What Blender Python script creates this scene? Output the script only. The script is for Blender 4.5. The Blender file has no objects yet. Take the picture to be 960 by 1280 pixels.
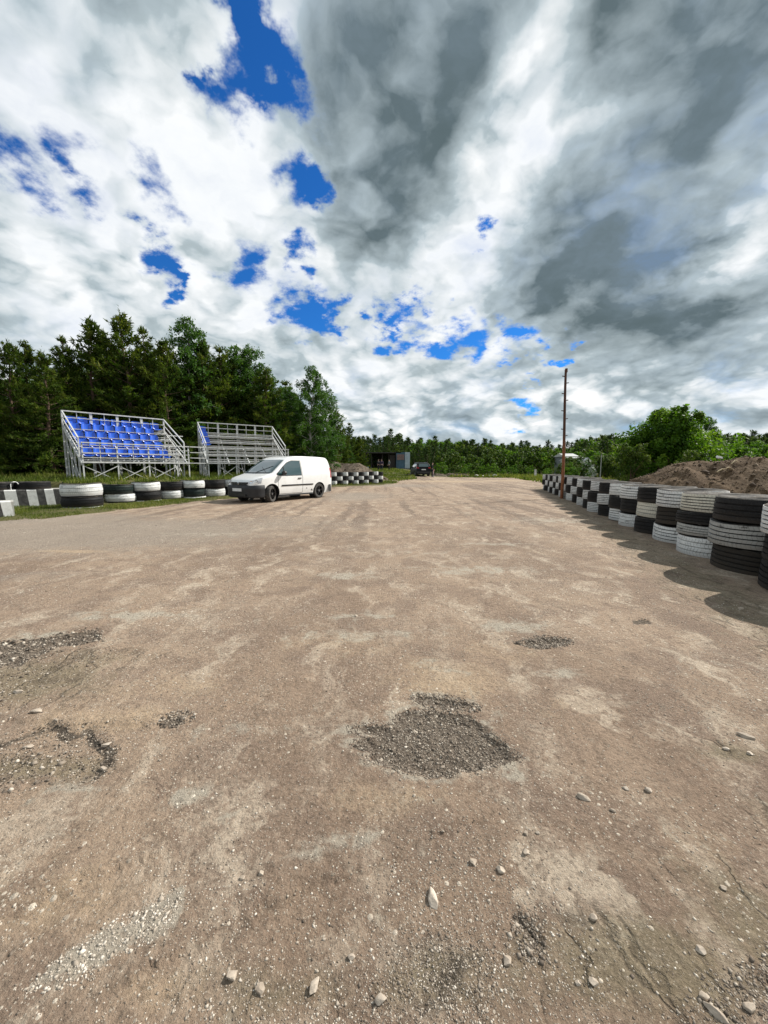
import bpy, bmesh, math, random
import numpy as np
from mathutils import Vector, Matrix, Quaternion

SC = bpy.context.scene
COL = SC.collection
rad = math.radians
random.seed(7)
RNG = np.random.default_rng(11)

# ------------------------------------------------------------------ camera
CAM_H = 1.25
PITCH = math.atan(55 / 480.0)
cam_d = bpy.data.cameras.new('camera')
cam = bpy.data.objects.new('camera', cam_d)
COL.objects.link(cam)
cam_d.sensor_fit = 'HORIZONTAL'
cam_d.sensor_width = 36.0
cam_d.lens = 18.0
cam_d.clip_start = 0.05
cam_d.clip_end = 5000
cam.location = (0, 0, CAM_H)
cam.rotation_euler = (math.pi / 2 - PITCH, 0, 0)
SC.camera = cam


def ray(u, v):
    """unit direction through a point of the 960x1280 photograph"""
    x, y, z = (u - 480) / 480, -(v - 640) / 480, -1.0
    a = math.pi / 2 - PITCH
    d = Vector((x, y * math.cos(a) - z * math.sin(a), y * math.sin(a) + z * math.cos(a)))
    return d.normalized()


def gp(u, v, z=0.0):
    d = ray(u, v)
    t = (z - CAM_H) / d.z
    return (d.x * t, d.y * t)


def at(u, v, y):
    """point at depth y (metres ahead)"""
    d = ray(u, v)
    t = y / d.y
    return Vector((d.x * t, y, CAM_H + d.z * t))


# ------------------------------------------------------------------ light, exposure
SUN_TO = Vector((0.98, 0.50, 0.90)).normalized()
SUN_EL = math.asin(SUN_TO.z)
SUN_AZ = math.atan2(SUN_TO.x, SUN_TO.y)
sun_d = bpy.data.lights.new('sun', 'SUN')
sun_d.energy = 5.0
sun_d.angle = rad(0.53)
sun_d.color = (1.0, 0.95, 0.87)
sun = bpy.data.objects.new('sun', sun_d)
COL.objects.link(sun)
sun.location = SUN_TO * 60
sun.rotation_euler = (-SUN_TO).to_track_quat('-Z', 'Y').to_euler()

SC.view_settings.view_transform = 'Standard'
SC.view_settings.look = 'None'
SC.view_settings.exposure = 0.36
SC.view_settings.gamma = 1.0
SC.view_settings.use_curve_mapping = False


# ------------------------------------------------------------------ node helpers
class NT:
    def __init__(self, tree):
        self.t = tree
        self.n = tree.nodes
        self.l = tree.links

    def put(self, sock, val):
        if isinstance(val, bpy.types.NodeSocket):
            self.l.new(val, sock)
        elif val is not None:
            if sock.type == 'RGBA' and len(val) == 3:
                val = (*val, 1)
            sock.default_value = val

    def math(self, op, a, b=None, c=None, clamp=False):
        n = self.n.new('ShaderNodeMath')
        n.operation = op
        n.use_clamp = clamp
        self.put(n.inputs[0], a)
        if b is not None: self.put(n.inputs[1], b)
        if c is not None: self.put(n.inputs[2], c)
        return n.outputs[0]

    def add(self, a, b): return self.math('ADD', a, b)
    def sub(self, a, b): return self.math('SUBTRACT', a, b)
    def mul(self, a, b): return self.math('MULTIPLY', a, b)

    def vmath(self, op, a, b=None, s=None):
        n = self.n.new('ShaderNodeVectorMath')
        n.operation = op
        self.put(n.inputs[0], a)
        if b is not None: self.put(n.inputs[1], b)
        if s is not None: self.put(n.inputs['Scale'], s)
        return n.outputs['Value'] if op in ('LENGTH', 'DISTANCE', 'DOT_PRODUCT') else n.outputs[0]

    def ramp(self, v, a, b, x=0.0, y=1.0, smooth=True):
        n = self.n.new('ShaderNodeMapRange')
        n.interpolation_type = 'SMOOTHSTEP' if smooth else 'LINEAR'
        self.put(n.inputs[0], v)
        n.inputs[1].default_value = a
        n.inputs[2].default_value = b
        n.inputs[3].default_value = x
        n.inputs[4].default_value = y
        return n.outputs[0]

    def mix(self, f, a, b, mode='MIX'):
        n = self.n.new('ShaderNodeMix')
        n.data_type = 'RGBA'
        n.blend_type = mode
        n.clamp_factor = True
        self.put(n.inputs[0], f)
        self.put(n.inputs[6], a)
        self.put(n.inputs[7], b)
        return n.outputs[2]

    def noise(self, vec, scale, detail=4, rough=0.55, dist=0.0, color=False):
        n = self.n.new('ShaderNodeTexNoise')
        if vec is not None: self.l.new(vec, n.inputs['Vector'])
        n.inputs['Scale'].default_value = scale
        n.inputs['Detail'].default_value = detail
        n.inputs['Roughness'].default_value = rough
        n.inputs['Distortion'].default_value = dist
        return n.outputs[1 if color else 0]

    def voro(self, vec, scale, feature='F1', rnd=1.0):
        n = self.n.new('ShaderNodeTexVoronoi')
        n.feature = feature
        if vec is not None: self.l.new(vec, n.inputs['Vector'])
        n.inputs['Scale'].default_value = scale
        n.inputs['Randomness'].default_value = rnd
        return n

    def sep(self, v):
        n = self.n.new('ShaderNodeSeparateXYZ')
        self.l.new(v, n.inputs[0])
        return n.outputs

    def comb(self, x, y, z):
        n = self.n.new('ShaderNodeCombineXYZ')
        self.put(n.inputs[0], x); self.put(n.inputs[1], y); self.put(n.inputs[2], z)
        return n.outputs[0]

    def coord(self, which='Object'):
        return self.n.new('ShaderNodeTexCoord').outputs[which]

    def attr(self, name):
        n = self.n.new('ShaderNodeAttribute')
        n.attribute_name = name
        return n

    def bump(self, h, strength=0.5, dist=0.01, normal=None):
        n = self.n.new('ShaderNodeBump')
        n.inputs['Strength'].default_value = strength
        n.inputs['Distance'].default_value = dist
        self.l.new(h, n.inputs['Height'])
        if normal is not None: self.l.new(normal, n.inputs['Normal'])
        return n.outputs[0]


def new_mat(name):
    m = bpy.data.materials.new(name)
    m.use_nodes = True
    t = NT(m.node_tree)
    b = m.node_tree.nodes['Principled BSDF']
    return m, t, b


def simple(name, col, rough=0.6, metal=0.0, var=0.25, scale=6.0, bump=0.0, bscale=60.0, coat=0.0, spec=0.5, dirt=None, dirt_amt=0.0):
    m, t, b = new_mat(name)
    co = t.coord('Object')
    n = t.noise(co, scale, 5, 0.6)
    dark = tuple(c * (1 - var) for c in col)
    lite = tuple(min(1, c * (1 + var * 0.6)) for c in col)
    c = t.mix(t.ramp(n, 0.3, 0.7), dark, lite)
    if dirt is not None:
        dn = t.noise(co, scale * 2.3, 6, 0.7)
        c = t.mix(t.mul(t.ramp(dn, 0.48, 0.72), dirt_amt), c, dirt)
    t.put(b.inputs['Base Color'], c)
    b.inputs['Roughness'].default_value = rough
    b.inputs['Metallic'].default_value = metal
    b.inputs['Coat Weight'].default_value = coat
    b.inputs['Specular IOR Level'].default_value = spec
    if bump:
        t.put(b.inputs['Normal'], t.bump(t.noise(co, bscale, 4, 0.6), bump, 0.01))
    return m


# ------------------------------------------------------------------ world: NISHITA sky with broken cloud
def build_world():
    w = bpy.data.worlds.new('World')
    SC.world = w
    w.use_nodes = True
    w.cycles.sampling_method = 'MANUAL'
    w.cycles.sample_map_resolution = 512
    t = NT(w.node_tree)
    bg = w.node_tree.nodes['Background']
    sky = t.n.new('ShaderNodeTexSky')
    sky.sky_type = 'NISHITA'
    sky.sun_disc = False
    sky.sun_elevation = SUN_EL
    sky.sun_rotation = SUN_AZ
    sky.air_density = 1.0
    sky.dust_density = 0.3
    sky.ozone_density = 3.0
    d = t.coord('Generated')
    x, y, z = t.sep(d)
    zc = t.math('MAXIMUM', z, 0.0)
    den = t.add(zc, 0.34)
    p = t.comb(t.math('DIVIDE', x, den), t.math('DIVIDE', y, den), 0.0)
    wv = t.vmath('SUBTRACT', t.noise(p, 2.6, 5, 0.6, color=True), (0.5, 0.5, 0.5))
    pw = t.vmath('ADD', p, t.vmath('SCALE', wv, s=0.22))
    n = t.noise(pw, 1.7, 9, 0.58)
    sv = Vector((SUN_TO.x, SUN_TO.y, 0)).normalized() * 0.05

    def puff(vec):
        """billowing turbulence: rounded heaps between dark creases"""
        tot = None
        for sc, w in ((1.9, 0.9), (4.0, 0.6), (8.6, 0.30), (19.0, 0.13)):
            q = t.mul(t.math('ABSOLUTE', t.sub(t.noise(vec, sc, 0, 0.5), 0.5)), 2.6 * w)
            tot = q if tot is None else t.add(tot, q)
        return tot
    m1 = puff(pw)
    m2 = puff(t.vmath('ADD', pw, tuple(sv)))
    fine = t.noise(pw, 6.0, 8, 0.60)
    # warped directions give the openings ragged edges
    dw = t.vmath('SUBTRACT', t.noise(p, 5.0, 6, 0.60, color=True), (0.5, 0.5, 0.5))
    dd = t.vmath('ADD', d, t.vmath('SCALE', t.vmath('MULTIPLY', dw, (1, 1, 0.8)), s=0.30))
    dw2 = t.vmath('SUBTRACT', t.noise(p, 2.5, 6, 0.6, color=True), (0.5, 0.5, 0.5))
    dd2 = t.vmath('ADD', d, t.vmath('SCALE', t.vmath('MULTIPLY', dw2, (1, 1, 0.7)), s=0.26))

    def blobs(lst, dd, k=1.75):
        tot = None
        for (u, v, r, a) in lst:
            c = ray(u, v)
            e = (ray(u + r, v) - c).length * 0.5 + (ray(u, v + r) - c).length * 0.5
            dist = t.vmath('DISTANCE', dd, tuple(c))
            g = t.ramp(dist, 0.0, e * k, a, 0.0)
            tot = g if tot is None else t.add(tot, g)
        return tot

    holes = t.mul(blobs(HOLES, dd), 1.32)
    dark = t.mul(blobs(DARKS, dd2), 0.86)
    lite = blobs(BRIGHTS, dd2)
    dens = t.sub(t.add(t.mul(n, 0.8), t.add(0.08, t.mul(t.sub(fine, 0.5), 0.34))), holes)
    cov = t.ramp(dens, -0.04, 0.46)
    thick = t.add(t.ramp(n, 0.36, 0.66, 0.02, 0.52), t.sub(dark, lite))
    thick = t.add(thick, t.mul(t.sub(fine, 0.5), 0.85))
    thick = t.add(thick, t.mul(t.sub(0.55, m1), 0.42))
    thick = t.add(thick, t.math('MINIMUM', t.math('MAXIMUM', t.mul(t.sub(m2, m1), 0.75), -0.3), 0.3))
    # towards the horizon the heaps are seen from the side: rounded tops, flat grey bases
    qv = t.vmath('ADD', t.vmath('MULTIPLY', d, (3.1, 3.1, 6.2)), t.vmath('SCALE', wv, s=0.25))
    l1 = puff(qv)
    l2 = puff(t.vmath('ADD', qv, (SUN_TO.x * 0.10, SUN_TO.y * 0.05, 0.20)))
    lf = t.noise(qv, 4.2, 8, 0.62)
    tl = t.add(t.mul(t.sub(0.62, l1), 0.40), t.mul(t.sub(lf, 0.5), 0.75))
    tl = t.add(tl, t.math('MINIMUM', t.math('MAXIMUM', t.mul(t.sub(l2, l1), 0.55), -0.35), 0.35))
    tl = t.add(t.add(tl, 0.17), t.mul(t.sub(dark, lite), 0.9))
    lowf = t.ramp(z, 0.14, 0.34, 1.0, 0.0)
    thick = t.add(t.mul(thick, t.sub(1.0, lowf)), t.mul(tl, lowf))
    c1 = t.mix(t.ramp(thick, -0.15, 0.35, smooth=False), (10.9, 11.0, 11.0), (5.2, 6.1, 6.45))
    c2 = t.mix(t.ramp(thick, 0.28, 1.05, smooth=False), c1, (1.15, 1.60, 1.76))
    # thin cloud edges let the blue through
    c2 = t.mix(t.mul(t.sub(1.0, t.ramp(dens, 0.30, 0.62)), 0.25), c2, (5.2, 6.6, 8.2))
    blue = t.mix(1.0, sky.outputs[0], (0.19, 0.76, 1.45), 'MULTIPLY')
    col = t.mix(cov, blue, c2)
    below = t.ramp(z, -0.02, 0.0)
    col = t.mix(below, (1.6, 1.5, 1.2), col)
    t.put(bg.inputs['Color'], col)
    bg.inputs['Strength'].default_value = 0.074


# openings of blue, heavy grey masses and bright edges of the cloud cover (photo pixel, radius, weight)
HOLES = [(302, 4, 32, .45), (312, 40, 32, .45), (330, 85, 34, .45), (350, 122, 30, .42), (385, 134, 24, .42), (298, 128, 26, .42), (285, 115, 14, .3),
         (4, 205, 36, .45), (84, 190, 26, .30), (104, 226, 18, .22), (190, 226, 24, .34), (170, 292, 19, .42), (205, 318, 24, .46), (222, 335, 14, .4),
         (306, 338, 24, .46), (362, 242, 26, .46), (385, 232, 18, .4), (408, 248, 14, .40), (381, 322, 15, .42), (372, 384, 22, .48), (395, 384, 20, .46), (424, 390, 14, .42),
         (500, 400, 20, .46), (490, 420, 16, .46), (522, 372, 16, .44), (530, 430, 18, .46), (556, 428, 18, .46), (586, 436, 18, .46), (640, 428, 17, .44), (664, 430, 17, .44), (700, 436, 17, .46), (718, 438, 15, .46),
         (655, 515, 14, .42), (612, 298, 11, .36), (596, 304, 9, .3), (660, 470, 10, .3)]
DARKS = [(700, 345, 80, .4), (820, 400, 90, .3), (640, 250, 60, .25), (860, 280, 120, .3), (520, 120, 150, .55), (480, 245, 70, .35), (430, 70, 80, .25), (590, 40, 90, .35), (830, 110, 170, .6), (920, 60, 120, .35),
         (900, 220, 110, .45), (720, 330, 85, .45), (800, 385, 80, .45), (900, 410, 70, .4), (740, 240, 70, .3), (630, 360, 50, .2),
         (550, 520, 40, .2), (60, 130, 70, .12)]
BRIGHTS = [(662, 185, 70, .68), (645, 110, 58, .42), (700, 30, 55, .24), (600, 240, 62, .45), (560, 300, 60, .30), (930, 265, 62, .60), (880, 310, 40, .35), (780, 250, 40, .2), (270, 230, 110, .25), (110, 320, 120, .2), (935, 270, 45, .35), (735, 395, 35, .3),
           (550, 390, 60, .2), (490, 470, 80, .2), (250, 400, 120, .15), (690, 60, 40, .3), (860, 380, 30, .2)]
build_world()


# ------------------------------------------------------------------ numpy noise
def _hash(ix, iy, seed):
    h = (ix.astype(np.int64) * 374761393 + iy.astype(np.int64) * 668265263 + seed * 1442695041) & 0x7fffffff
    h = ((h ^ (h >> 13)) * 1274126177) & 0x7fffffff
    h = (h ^ (h >> 16)) & 0xffffff
    return h / float(0xffffff)


def vnoise(x, y, seed=0):
    ix, iy = np.floor(x), np.floor(y)
    fx, fy = x - ix, y - iy
    fx = fx * fx * fx * (fx * (fx * 6 - 15) + 10)
    fy = fy * fy * fy * (fy * (fy * 6 - 15) + 10)
    a, b = _hash(ix, iy, seed), _hash(ix + 1, iy, seed)
    c, d = _hash(ix, iy + 1, seed), _hash(ix + 1, iy + 1, seed)
    return (a * (1 - fx) + b * fx) * (1 - fy) + (c * (1 - fx) + d * fx) * fy


def fbm(x, y, octaves=4, seed=0, gain=0.5):
    s, a, tot = 0.0, 1.0, 0.0
    for i in range(octaves):
        s = s + a * vnoise(x * 2 ** i + 17.3 * i, y * 2 ** i - 9.1 * i, seed + i)
        tot += a
        a *= gain
    return s / tot


def sstep(v, a, b):
    t = np.clip((v - a) / (b - a), 0, 1)
    return t * t * (3 - 2 * t)


def seg_dist(x, y, pts):
    """signed side and distance to an open polyline; also the parameter along it"""
    best = np.full(x.shape, 1e9)
    side = np.zeros(x.shape)
    for (ax, ay), (bx, by) in zip(pts[:-1], pts[1:]):
        dx, dy = bx - ax, by - ay
        L = dx * dx + dy * dy
        t = np.clip(((x - ax) * dx + (y - ay) * dy) / L, 0, 1)
        d = np.hypot(x - ax - t * dx, y - ay - t * dy)
        cr = dx * (y - ay) - dy * (x - ax)
        m = d < best
        best = np.where(m, d, best)
        side = np.where(m, np.sign(cr), side)
    return best, side


def poly_sd(x, y, pts):
    """signed distance to a polygon: positive inside"""
    n = len(pts)
    inside = np.zeros(x.shape, bool)
    best = np.full(x.shape, 1e9)
    for i in range(n):
        ax, ay = pts[i]
        bx, by = pts[(i + 1) % n]
        dx, dy = bx - ax, by - ay
        t = np.clip(((x - ax) * dx + (y - ay) * dy) / (dx * dx + dy * dy + 1e-12), 0, 1)
        best = np.minimum(best, np.hypot(x - ax - t * dx, y - ay - t * dy))
        if ay != by:
            inside ^= ((ay > y) != (by > y)) & (x < (bx - ax) * (y - ay) / (by - ay) + ax)
    return np.where(inside, best, -best)


def G(*pts):
    return [gp(u, v) for u, v in pts]


# ------------------------------------------------------------------ the lie of the land
LEFT_STACKS = [((104, 637), .535), ((150, 630), .50), ((183.5, 628), .49), ((215, 625.3), .45), ((241.5, 624), .46), ((267.5, 622), .45), ((291, 620.5), .46)]
LEFT_C = []
for (_u, _v), _R in LEFT_STACKS:
    _x, _y = gp(_u, _v)
    _f = 1 + _R * 0.9 / math.hypot(_x, _y)
    LEFT_C.append((_x * _f, _y * _f, _R))
BANK = [(-60, 12.6), (-13.2, 13.35), (-10.9, 13.5)] + [(x + x / math.hypot(x, y) * (R * .35 + .1), y + y / math.hypot(x, y) * (R * .35 + .1)) for x, y, R in LEFT_C] + [(-6.1, 19.4), (-5.5, 21.0),
        (-3.9, 26.6), (-0.3, 29.6), (-0.2, 31.5), (-3.5, 35), (-6, 44), (-6, 60), (-20, 120), (-400, 200), (-400, 9)]
GRASS_EDGE = [(-60, 8.4)] + G((-60, 659), (0, 654), (60, 650), (130, 641), (200, 633), (250, 627.5), (300, 623), (340, 617), (412, 609.5), (440, 608.5), (482, 606.5)) + [
              (1.2, 32), (1.6, 36), (3.6, 40), (3.9, 46), (8, 51), (16, 49), (60, 90), (60, 400), (-400, 400), (-400, 8.4)]
HOLE_POLYS = {
    'main': G((436, 912), (470, 905), (490, 908), (500, 893), (520, 887), (560, 888), (590, 900), (620, 922), (651, 945), (620, 955), (590, 963),
              (555, 970), (520, 967), (480, 958), (458, 950), (470, 938), (440, 933), (460, 924)),
    'strip': G((515, 868), (560, 870), (600, 884), (590, 888), (545, 883), (520, 876)),
    'far': G((645, 803), (680, 796), (713, 800), (708, 806), (670, 810)),
    'left': G((0, 926), (40, 912), (76, 902), (92, 915), (112, 906), (148, 936), (140, 962), (112, 978), (60, 975), (30, 985), (-60, 996), (-90, 940)),
    'small': G((203, 903), (222, 892), (242, 897), (222, 906)),
    'far2': G((785, 775), (812, 775), (812, 780), (790, 780)),
    'pit': G((648, 1160), (664, 1150), (680, 1190), (664, 1197)),
    'rim': G((-60, 806), (55, 797), (120, 785), (128, 800), (60, 812), (20, 832), (-60, 838)),
}
ROUGH_POLYS = {
    'foot': G((470, 1230), (500, 1195), (560, 1168), (612, 1185), (612, 1230), (590, 1300), (450, 1300)),
    'corner': G((880, 1258), (930, 1225), (1000, 1190), (1000, 1310), (850, 1310)),
    'leftside': G((-60, 808), (60, 805), (125, 790), (138, 812), (110, 838), (60, 855), (34, 872), (0, 905), (-60, 910)),
}


def height(x, y):
    x = np.asarray(x, float)
    y = np.asarray(y, float)
    r = np.hypot(x, y)
    h = 0.05 * (fbm(x * 0.35, y * 0.35, 3, 5) - 0.5) * sstep(r, 2.5, 9)
    near = 1 - sstep(r, 9, 16)
    h = h + near * 0.022 * (fbm(x * 1.3, y * 1.3, 3, 21) - 0.5)
    fine = 1 - sstep(r, 4, 8)
    h = h + fine * 0.0065 * (fbm(x * 9, y * 9, 4, 33) - 0.5)
    wx = x + 0.055 * (fbm(x * 9, y * 9, 4, 41, 0.65) - 0.5) * 2
    wy = y + 0.055 * (fbm(x * 9, y * 9, 4, 47, 0.65) - 0.5) * 2
    for k, depth in (('main', .019), ('strip', .014), ('far', .018), ('left', .018), ('small', .02), ('far2', .02), ('pit', .016), ('rim', .016)):
        P = HOLE_POLYS[k]
        cx, cy = np.mean(P, axis=0)
        m = np.hypot(x - cx, y - cy) < 3.0
        if m.any():
            sd = poly_sd(wx[m], wy[m], P)
            e = sstep(sd, -0.02, 0.05)
            rough = fbm(x[m] * 38, y[m] * 38, 3, 55) - 0.5
            h[m] = h[m] - depth * e + 0.014 * rough * sstep(sd, -0.06, 0.02)
    for P in ROUGH_POLYS.values():
        m = r < 5.5
        sd = poly_sd(wx[m], wy[m], P)
        h[m] = h[m] + 0.012 * (fbm(x[m] * 30, y[m] * 30, 3, 61) - 0.5) * sstep(sd, -0.08, 0.06)
    # low crust edges that cross the near surface
    m = r < 6
    for P in CRUST:
        d, s = seg_dist(wx[m], wy[m], P)
        h[m] = h[m] + 0.011 * np.exp(-(d / 0.16) ** 2) * sstep(s * d, -0.012, 0.012)
    # retaining bank behind the tyres on the left, then ground that climbs slowly to the wood and the shed
    behind = np.maximum(poly_sd(x, y, BANK), 0)
    far = sstep(y, 24, 30)
    top = 0.74 * (1 - far) + 0.30 * far
    slope = sstep(behind, 0.0, 0.55 + 0.5 * far)
    h = h + top * slope + slope * (0.10 * (fbm(x * 1.1, y * 1.1, 3, 71) - 0.5) + 0.012 * np.maximum(behind - 4, 0).clip(0, 40))
    rise = sstep(y, 31, 80) * (1 - sstep(x, 3.0, 9.0)) * (1 - slope)
    h = h + 1.25 * rise
    ing = sstep(poly_sd(x, y, GRASS_EDGE), 0, 0.5)
    h = h + ing * (1 - slope) * (0.05 + 0.05 * (fbm(x * 2.3, y * 2.3, 3, 77) - 0.5)) * (r < 60)
    return h


CRUST = [G((230, 1190), (300, 1155), (380, 1118), (470, 1080), (560, 1040)), G((20, 905), (130, 905), (215, 905), (300, 880), (360, 860)),
         G((30, 820), (130, 775), (220, 745), (330, 730)), G((0, 1165), (60, 1120), (140, 1090))]


def hz(x, y):
    return float(height(np.array([x]), np.array([y]))[0])


# ------------------------------------------------------------------ object helpers
def mesh_np(name, V, F, smooth=False, mats=(), fmat=None, tint=None):
    """mesh from arrays: F is (n,3) or (n,4)"""
    me = bpy.data.meshes.new(name)
    V = np.asarray(V, np.float32)
    F = np.asarray(F, np.int32)
    k = F.shape[1]
    me.vertices.add(len(V))
    me.vertices.foreach_set('co', V.ravel())
    me.loops.add(F.size)
    me.loops.foreach_set('vertex_index', F.ravel())
    me.polygons.add(len(F))
    me.polygons.foreach_set('loop_start', np.arange(0, F.size, k, dtype=np.int32))
    me.polygons.foreach_set('loop_total', np.full(len(F), k, np.int32))
    if smooth:
        me.polygons.foreach_set('use_smooth', np.ones(len(F), bool))
    for m in mats:
        me.materials.append(m)
    if fmat is not None:
        me.polygons.foreach_set('material_index', np.asarray(fmat, np.int32))
    if tint is not None:
        a = me.attributes.new('tint', 'FLOAT', 'POINT')
        a.data.foreach_set('value', np.asarray(tint, np.float32))
    me.update()
    me.validate()
    return me


class MB:
    """collects polygons of mixed size for ONE mesh object"""

    def __init__(self):
        self.v, self.f, self.m = [], [], []

    def quadmesh(self, V, F, mi=0):
        o = len(self.v)
        self.v += [tuple(p) for p in V]
        for f in F:
            self.f.append([o + i for i in f])
            self.m.append(mi)
        return self

    def box(self, c, s, rot=None, mi=0):
        hx, hy, hz_ = s[0] / 2, s[1] / 2, s[2] / 2
        P = [Vector((sx * hx, sy * hy, sz * hz_)) for sz in (-1, 1) for sy in (-1, 1) for sx in (-1, 1)]
        if rot is not None: P = [rot @ p for p in P]
        P = [p + Vector(c) for p in P]
        return self.quadmesh(P, [(0, 2, 3, 1), (4, 5, 7, 6), (0, 1, 5, 4), (2, 6, 7, 3), (0, 4, 6, 2), (1, 3, 7, 5)], mi)

    def bar(self, a, b, w, h=None, mi=0, up=(0, 0, 1)):
        """square bar from a to b"""
        a, b = Vector(a), Vector(b)
        h = h or w
        z = (b - a)
        L = z.length
        z.normalize()
        u = Vector(up)
        if abs(z.dot(u)) > 0.98: u = Vector((0, 1, 0))
        x = u.cross(z).normalized()
        y = z.cross(x)
        R = Matrix((x, y, z)).transposed()
        return self.box((a + b) / 2, (w, h, L), R, mi)

    def tube(self, pts, r, n=8, mi=0, cap=True):
        pts = [Vector(p) for p in pts]
        rs = r if hasattr(r, '__len__') else [r] * len(pts)
        o = len(self.v)
        prev = None
        for i, p in enumerate(pts):
            t = (pts[min(i + 1, len(pts) - 1)] - pts[max(i - 1, 0)]).normalized()
            if prev is None:
                u = Vector((0, 0, 1)) if abs(t.z) < 0.9 else Vector((1, 0, 0))
                x = u.cross(t).normalized()
            else:
                x = (prev - t * prev.dot(t)).normalized()
            prev = x
            y = t.cross(x)
            for k in range(n):
                a = 2 * math.pi * k / n
                self.v.append(tuple(p + (x * math.cos(a) + y * math.sin(a)) * rs[i]))
        for i in range(len(pts) - 1):
            for k in range(n):
                k2 = (k + 1) % n
                self.f.append([o + i * n + k, o + i * n + k2, o + (i + 1) * n + k2, o + (i + 1) * n + k])
                self.m.append(mi)
        if cap:
            self.f.append([o + k for k in range(n)][::-1]); self.m.append(mi)
            self.f.append([o + (len(pts) - 1) * n + k for k in range(n)]); self.m.append(mi)
        return self

    def lathe(self, prof, n=24, axis='z', c=(0, 0, 0), mi=0, close=False):
        """prof: list of (radius, height)"""
        o = len(self.v)
        for (r, h) in prof:
            for k in range(n):
                a = 2 * math.pi * k / n
                p = (r * math.cos(a), r * math.sin(a), h)
                if axis == 'y': p = (p[0], p[2], -p[1])
                if axis == 'x': p = (p[2], p[0], p[1])
                self.v.append((p[0] + c[0], p[1] + c[1], p[2] + c[2]))
        m = len(prof)
        for i in range(m if close else m - 1):
            j = (i + 1) % m
            for k in range(n):
                k2 = (k + 1) % n
                self.f.append([o + i * n + k, o + i * n + k2, o + j * n + k2, o + j * n + k])
                self.m.append(mi if not hasattr(mi, '__len__') else mi[i])
        return self

    def mesh(self, name, mats, smooth=False):
        me = bpy.data.meshes.new(name)
        me.from_pydata(self.v, [], self.f)
        for m in (mats if isinstance(mats, (list, tuple)) else [mats]):
            me.materials.append(m)
        me.polygons.foreach_set('material_index', self.m)
        if smooth:
            me.polygons.foreach_set('use_smooth', [True] * len(self.f))
            try:
                me.set_sharp_from_angle(angle=rad(38))
            except Exception:
                pass
        me.update()
        return me

    def build(self, name, mats, parent=None, smooth=False):
        return link(name, self.mesh(name, mats, smooth), parent)


def link(name, me, parent=None, loc=None, rz=None):
    o = bpy.data.objects.new(name, me)
    COL.objects.link(o)
    if parent is not None: o.parent = parent
    if loc is not None: o.location = loc
    if rz is not None: o.rotation_euler = (0, 0, rz)
    return o


def tag(o, label=None, cat=None, group=None, kind=None):
    if label: o['label'] = label
    if cat: o['category'] = cat
    if group: o['group'] = group
    if kind: o['kind'] = kind
    return o


def empty(name, loc, rz=0.0):
    o = bpy.data.objects.new(name, None)
    o.empty_display_size = 0.3
    COL.objects.link(o)
    o.location = loc
    o.rotation_euler = (0, 0, rz)
    return o


def copy_tree(o, parent=None):
    c = o.copy()
    COL.objects.link(c)
    if parent is not None: c.parent = parent
    for ch in list(o.children):
        copy_tree(ch, c)
    return c


ORD = ['first', 'second', 'third', 'fourth', 'fifth', 'sixth', 'seventh', 'eighth', 'ninth', 'tenth', 'eleventh', 'twelfth', 'thirteenth',
       'fourteenth', 'fifteenth', 'sixteenth', 'seventeenth', 'eighteenth', 'nineteenth', 'twentieth', 'twenty-first', 'twenty-second',
       'twenty-third', 'twenty-fourth']


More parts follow.
